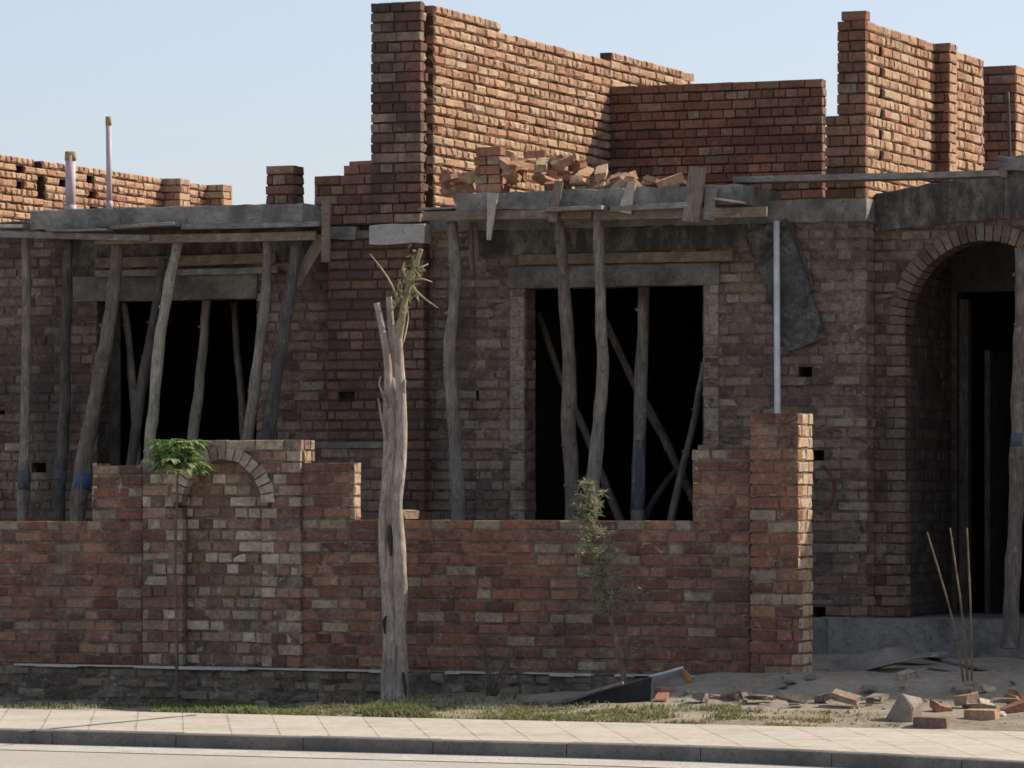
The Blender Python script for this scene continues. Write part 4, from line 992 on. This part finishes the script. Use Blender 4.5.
for i, (px, py, sz, rt) in enumerate([(846, 690, (.34, .22, .05), .3), (868, 683, (.24, .2, .05), 1.1), (1006, 694, (.3, .22, .06), .7), (942, 670, (.3, .18, .05), .1), (760, 694, (.26, .2, .06), .5), (720, 698, (.22, .16, .06), .2)]):
    rock(gp(px, py), sz, 240 + i, 'grit', 'flat dusty concrete fragment half buried in the gateway dirt', 'flat fragments in the gateway', 'concrete_shard', 'rubble', 12, rt)
board(gp(930, 664) + Vector((0, 0, .05)), gp(985, 672) + Vector((0, 0, .03)), YV, .12, .025, 'board_grey', 'grey plank lying flat on the dirt left of the canes', 'planks', name='plank')
# dumped black sheet and grey panel with ochre edge
yb = -.62
def vplate(name, pts, Y0, Y1, thick, mat, label=None, cat=None, parent=None):
    P = [at(px, py, Y0 + (Y1 - Y0) * i / (len(pts) - 1)) for i, (px, py) in enumerate(pts)]
    n_ = len(P); mb = MB(); bk = [p + Vector((0, thick, .004)) for p in P]
    mb.add(P + bk, [tuple(range(n_)), tuple(range(2 * n_ - 1, n_ - 1, -1))] + [(i, (i + 1) % n_, n_ + (i + 1) % n_, n_ + i) for i in range(n_)])
    c = sum(P, Vector()) / n_
    o = mb.build(name, M[mat], parent, False, loc=None if parent else c)
    if label: tag(o, label, cat)
    return o
vplate('concrete_slab', [(829, 674), (851, 674), (895, 663), (886, 648), (831, 661)], .40, .75, .42, 'grit', 'broken grey concrete slab lying tilted before the porch step', 'slab')
vplate('plank', [(893, 660), (938, 656), (938, 653), (893, 656)], 1.6, 1.7, .3, 'board_grey', 'flat dark plank end lying beside the broken concrete slab', 'board')
t = thing('black_sheet', 'black sheet with pale top edge leaning on ground behind the sapling', 'sheet', at(590, 705, -1.0))
vplate('sheet', [(541, 711), (650, 711), (652, 677), (622, 684)], -1.05, -.98, .03, 'tar', parent=t)
board_ = MB(); board_.bar(at(542, 707, -1.09), at(623, 682.5, -1.05), UP, .022, .03, 0, .002); board_.build('edge_strip', M['board_grey'], t)
t = thing('grey_panel', 'grey panel with ochre rusty edge propped beside black sheet', 'panel', at(668, 695, -.5))
vplate('panel', [(652, 697), (690, 690), (682, 669), (648, 678)], -.55, -.45, .05, 'panel', parent=t)
vplate('edge_strip', [(681.5, 672), (684.5, 671), (694, 687), (690, 690)], -.52, -.50, .05, 'rust', parent=t)
vplate('edge_strip', [(640, 686), (650, 683), (649, 678), (638, 680)], -.58, -.57, .04, 'rust', parent=t)
board_ = MB(); board_.bar(at(650, 676.5, -.58), at(683, 667.5, -.52), UP, .018, .06, 0, .002); board_.build('top_strip', M['pvc_white'], t)

# canes in the gateway
for i, (pts, lab) in enumerate([([(927, 532), (940, 575), (953, 622), (964, 682)], 'bent cane stuck in the dirt, leaning most to the left'),
                                ([(950, 528), (956, 570), (963, 622), (968, 682)], 'middle cane stuck in the dirt before the porch step'),
                                ([(967, 528), (969, 570), (971, 622), (972, 680)], 'upright rightmost cane stuck in the dirt before porch')]):
    P = [at(px, py, -.25 - .02 * i) for px, py in pts]
    P[-1].z = ground_z(P[-1].x, P[-1].y) - .02
    mb = MB(); mb.tube(P, [.006, .007, .008, .009], 8, 0, .1, sub=4, seed=i); o = mb.build('cane', M['rod'], None, True, loc=P[-1]); tag(o, lab, 'cane')

# ================================================================== BARE TRUNK
YT = -.42
T = lambda px, py, dy=0: at(px, py, YT + dy)
base = T(393, 705); base.z = .0
t = thing('bare_tree', 'pale bare tree trunk with lopped limbs and dry twigs on top', 'tree', base)
mb = MB()
mb.tube([T(394, 712), T(393, 690), T(393, 640), T(391, 590), T(390, 545), T(391, 490), T(392, 430), T(392, 395), T(392, 378)],
        [.090, .082, .077, .075, .073, .070, .060, .045, .02], 28, 0, .05, sub=7, seed=2.1, groove=.15)
mb.tube([T(398, 650, -.03), T(401, 600, -.05), T(399, 550, -.06), T(397, 505, -.05), T(401, 460, -.04), T(401, 400, -.03), T(398, 350, -.02), T(397, 325)],
        [.03, .05, .050, .044, .043, .038, .034, .03], 16, 0, .08, sub=6, seed=5.3, groove=.2)
mb.tube([T(386, 610, -.03), T(384, 560, -.05), T(384, 515, -.05), T(387, 470, -.04), T(388, 430, -.02)], [.02, .038, .042, .036, .028], 14, 0, .08, sub=5, seed=7.7, groove=.2)
mb.tube([T(401, 702, -.02), T(402, 660, -.04), T(398, 600, -.05), T(393, 560, -.05)], [.05, .040, .030, .01], 12, 0, .08, sub=5, seed=1.7, groove=.2)
mb.tube([T(386, 702, -.03), T(386, 660, -.04), T(391, 610, -.04)], [.045, .036, .012], 12, 0, .08, sub=5, seed=4.7, groove=.2)
for q in (376, 411, 385, 403): mb.tube([T(392, 685), T((392 + q) / 2 + 2, 699, -.05), T(q, 708, -.08)], [.06, .04, .02], 8, 0, .2, sub=4, seed=q)
mb.build('trunk', M['trunk'], t, True)
mb = MB(); mb.tube([T(388, 450, -.01), T(388, 400, -.02), T(387, 360, -.02), T(382, 328, -.03), T(377, 303, -.03)], [.040, .036, .031, .026, .023], 14, 0, .2, sub=6, seed=3, groove=.15)
mb.build('limb', M['trunk'], t, True)
mb = MB(); mb.tube([T(393, 430, .03), T(393, 370, .03), T(391, 330, .03), T(389, 297, .03)], [.036, .034, .027, .021], 14, 0, .2, sub=6, seed=4, groove=.15); mb.build('limb', M['trunk'], t, True)
mb = MB(); mb.tube([T(397, 345), T(402, 318, -.02), T(405, 300, -.02), T(411, 278, -.03), T(417, 262, -.03), T(421, 249, -.03)], [.036, .030, .024, .019, .016, .018], 12, 0, .2, sub=5, seed=6); mb.build('limb', M['twig'], t, True)
mb = MB()
mb.tube([T(387, 408, -.07), T(382, 392, -.09), T(379, 384, -.1), T(381, 376, -.1)], [.014, .010, .008, .005], 6, 0, .2, sub=3)
mb.tube([T(386, 440, -.07), T(381, 415, -.09), T(378, 398, -.1)], [.012, .011, .008], 6, 0, .2, sub=3)
mb.tube([T(403, 395, -.03), T(405, 380, -.05)], [.018, .012], 6, 0, .2)
mb.build('broken_stub', M['trunk'], t, True)
for hp, hr in (([T(389, 525, -.095), T(390, 538, -.10), T(391, 556, -.09)], [.010, .022, .006]), ([T(403, 672, -.085), T(405, 685, -.085), T(406, 697, -.08)], [.006, .016, .005]), ([T(386, 616, -.085), T(384, 622, -.085), T(385, 634, -.08)], [.006, .014, .005])):
    mb = MB(); mb.tube(hp, hr, 8, 0, .2, sub=3); mb.build('knot_hole', M['trunk_dark'], t, True)
mb = MB(); rg = random.Random(5)
tw = [((399, 302), (388, 278), (370, 254)), ((411, 272), (420, 268), (428, 264)), ((412, 280), (422, 279), (432, 282)), ((413, 288), (424, 298), (438, 308)), ((402, 298), (395, 305), (389, 318)),
      ((405, 300), (408, 318), (403, 345)), ((412, 284), (416, 292), (419, 302)), ((404, 296), (398, 287), (401, 279)), ((409, 282), (403, 270), (405, 262))]
for a, b, c in tw: mb.tube([T(*a, -.03), T(*b, -.06 + rg.uniform(-.1, .08)), T(*c, -.05 + rg.uniform(-.2, .12))], [.010, .007, .004], 6, 0, .15, sub=4)
mb.build('twig', M['twig'], t, True)
mb = MB()
for i in range(150):
    k = rg.random(); c = T(401 + 18 * k + rg.gauss(0, 4), 305 - 50 * k + rg.gauss(0, 8), -.03 + rg.uniform(-.08, .08))
    d = Vector((rg.gauss(0, .5), rg.gauss(0, .4), rg.uniform(-1.2, .2))).normalized(); s_ = d.cross(Vector((rg.gauss(0, 1), rg.gauss(0, 1), rg.gauss(0, 1)))).normalized()
    L = rg.uniform(.04, .10); w_ = rg.uniform(.004, .010)
    mb.add([c, c + d * L * .5 + s_ * w_, c + d * L, c + d * L * .5 - s_ * w_], [(0, 1, 2, 3)], 0, (rg.random(), .9, .5))
mb.build('dry_leaves', leaf('limp_leaf', (.07, .11, .03), (.20, .19, .085), (.36, .29, .15)), t)

# ================================================================== GREEN PLANT
YG = -.35
base = at(176, 700, YG); base.z = ground_z(base.x, YG)
t = thing('papaya_sapling', 'young plant with bright green drooping leaves on thin stem before the niche', 'plant', base)
mb = MB(); mb.tube([base, at(177, 640, YG), at(175, 560, YG), at(177, 500, YG), at(178, 468, YG)], [.016, .014, .012, .011, .009], 8, 0, .12, sub=5); mb.build('stem', M['stem'], t, True)
mb = MB(); rg = random.Random(17); top = at(177, 466, YG)
for i in range(85):
    an_ = i * 2.4 + rg.uniform(-.3, .3); el_ = rg.uniform(-.45, 1.45); rr_ = rg.uniform(.04, .215)
    h = Vector((math.cos(an_), math.sin(an_), 0)); c = top + h * rr_ * math.cos(el_ * .6) + Vector((0, 0, .02 + rr_ * math.sin(el_) * .9))
    mb.tube([top - Vector((0, 0, .03)), (top + c) / 2 + Vector((0, 0, .02)), c], [.004, .003, .003], 5, 0, 0, (.4, .9, .5))
    tone = rg.random()
    for l in range(6):
        la = an_ + (l - 2.5) * .52 + rg.uniform(-.12, .12); ld = Vector((math.cos(la), math.sin(la), 0)); sdv = Vector((-ld.y, ld.x, 0))
        L = rg.uniform(.055, .12) * (1.15 - .12 * abs(l - 2.5)); w_ = L * .16; dr = rg.uniform(.05, .55)
        pts_ = []
        for k in range(4):
            f = k / 3; q = c + ld * L * f + Vector((0, 0, .012 * math.sin(f * 3) - dr * L * f * f)); ww = w_ * (.5 + 1.1 * math.sin(math.pi * (.12 + .8 * f)) * .6) * (1 if k < 3 else .15)
            pts_ += [q - sdv * ww + Vector((0, 0, .006)), q, q + sdv * ww + Vector((0, 0, .006))]
        fs = []
        for k in range(3): b_ = k * 3; fs += [(b_, b_ + 1, b_ + 4, b_ + 3), (b_ + 1, b_ + 2, b_ + 5, b_ + 4)]
        mb.add(pts_, fs, 0, (min(1, max(0, tone + rg.uniform(-.25, .25))), .9, .5))
mb.build('foliage', M['leaf_green'], t)

# ================================================================== DUSTY SAPLING
YD = -.85
base = at(624, 709, YD); base.z = ground_z(base.x, YD)
t = thing('dusty_sapling', 'slender leaning sapling with dusty grey green feathery leaves before the wall', 'tree', base)
stemP = [base, at(623, 670, YD), at(616, 640, YD), at(606, 600, YD), at(598, 560, YD), at(592, 520, YD), at(588, 480, YD)]
mb = MB(); mb.tube(stemP, [.024, .021, .019, .016, .012, .008, .004], 8, 0, .12, sub=4)
rg = random.Random(23); tips = []
for i in range(70):
    k = rg.uniform(.42, .99) * 6; i0 = int(k); a = stemP[i0].lerp(stemP[min(6, i0 + 1)], k - i0)
    an_ = rg.uniform(0, 6.28); Lb = rg.uniform(.08, .34) * (1.6 - .215 * k)
    d = Vector((math.cos(an_), math.sin(an_) * .9, rg.uniform(.1, .9))).normalized()
    m_ = a + d * Lb * .55; e = a + d * Lb + Vector((0, 0, -.02))
    mb.tube([a, m_, e], [.005, .004, .002], 5, 0); tips.append((a, m_, e))
for px, py in ((634, 640), (640, 655), (628, 630)):
    e = at(px, py, YD + .05); tips.append((stemP[1], (stemP[1] + e) / 2 + Vector((0, 0, .03)), e)); mb.tube(list(tips[-1]), [.004, .003, .002], 5, 0)
mb.build('stem', M['stem'], t, True)
mb = MB()
for a, m_, e in tips:
    for q in range(36):
        k = rg.uniform(.10, 1.1); c = a.lerp(m_, min(1, k * 2)) if k < .5 else m_.lerp(e, (k - .5) * 2)
        d0 = Vector((rg.gauss(0, 1), rg.gauss(0, 1), rg.gauss(0.1, .7))).normalized(); sdv = d0.cross(Vector((rg.gauss(0, 1), rg.gauss(0, 1), rg.gauss(0, 1)))).normalized()
        L = rg.uniform(.04, .085); w_ = rg.uniform(.0022, .0045); tn = rg.random()
        mb.add([c, c + d0 * L * .5 + sdv * w_, c + d0 * L, c + d0 * L * .5 - sdv * w_], [(0, 1, 2, 3)], 0, (tn, .9, .5))
mb.build('foliage', M['leaf_dull'], t)

# dry leafless shrub
YB_ = -.5
base = at(492, 706, YB_); base.z = ground_z(base.x, YB_)
mb = MB(); rg = random.Random(3)
for i in range(16):
    e = at(rg.uniform(470, 535), rg.uniform(640, 690), YB_ + rg.uniform(-.2, .2)); m_ = base.lerp(e, .5) + Vector((rg.uniform(-.06, .06), 0, rg.uniform(0, .06)))
    mb.tube([base + Vector((rg.uniform(-.04, .04), 0, 0)), m_, e], [.007, .005, .002], 5, 0, sub=3)
    for q in range(3):
        f = e.lerp(m_, rg.random() * .7); mb.tube([f, f + Vector((rg.uniform(-.08, .08), rg.uniform(-.05, .05), rg.uniform(.0, .09)))], [.003, .0015], 4, 0)
o = mb.build('dry_shrub', M['stem'], None, True, loc=base); tag(o, 'leafless dry twiggy shrub at the wall foot right of the trunk', 'shrub')

# ================================================================== GRASS
mb = MB(); md = MB(); rg = random.Random(77)
def blades(px0, px1, py0, py1, n_, hgt, dry):
    for i in range(n_):
        px = rg.uniform(px0, px1); py = rg.uniform(py0, py1)
        p = gp(px, py)
        if p.y < YP1 + .03: p.y = YP1 + .01 + rg.random() * .22
        if p.y > -.12: continue
        if noise.noise(Vector((p.x * 2.2, p.y * 3, 5))) < rg.uniform(-.22 - .25 * (px0 < 420), .34): continue
        p.z = ground_z(p.x, p.y) - .004
        L = hgt * rg.uniform(.3, 1.15); an_ = rg.uniform(0, 6.28); ln = rg.uniform(.1, .8)
        d = Vector((math.cos(an_) * ln, math.sin(an_) * ln, 1)).normalized(); w_ = rg.uniform(.003, .007); s_ = Vector((-math.sin(an_), math.cos(an_), 0)) * w_
        tip = p + d * L + Vector((math.cos(an_), math.sin(an_), -.2)) * L * .35
        (md if rg.random() < dry else mb).add([p - s_, p + s_, p + d * L * .6 + s_ * .7, tip, p + d * L * .6 - s_ * .7], [(0, 1, 2, 3, 4)], 0, (rg.random(), .9, .5))
blades(150, 260, 704, 715, 6000, .060, .10)
blades(240, 380, 707, 718, 4200, .04, .2)
blades(370, 430, 706, 720, 3600, .07, .12)
blades(420, 530, 708, 721, 4600, .042, .2)
blades(505, 620, 704, 724, 6000, .045, .28)
blades(600, 740, 706, 727, 7500, .042, .42)
blades(720, 830, 711, 728, 3600, .035, .6)
blades(830, 900, 712, 727, 500, .035, .8)
blades(0, 150, 704, 709, 700, .05, .3)
blades(330, 520, 696, 706, 700, .07, .3)
tag(mb.build('grass', M['grass'], None), 'short green grass growing along the pavement edge', 'grass', kind='stuff')
tag(md.build('dry_grass', M['grass_dry'], None), 'dry straw coloured grass mixed along the verge', 'grass', kind='stuff')
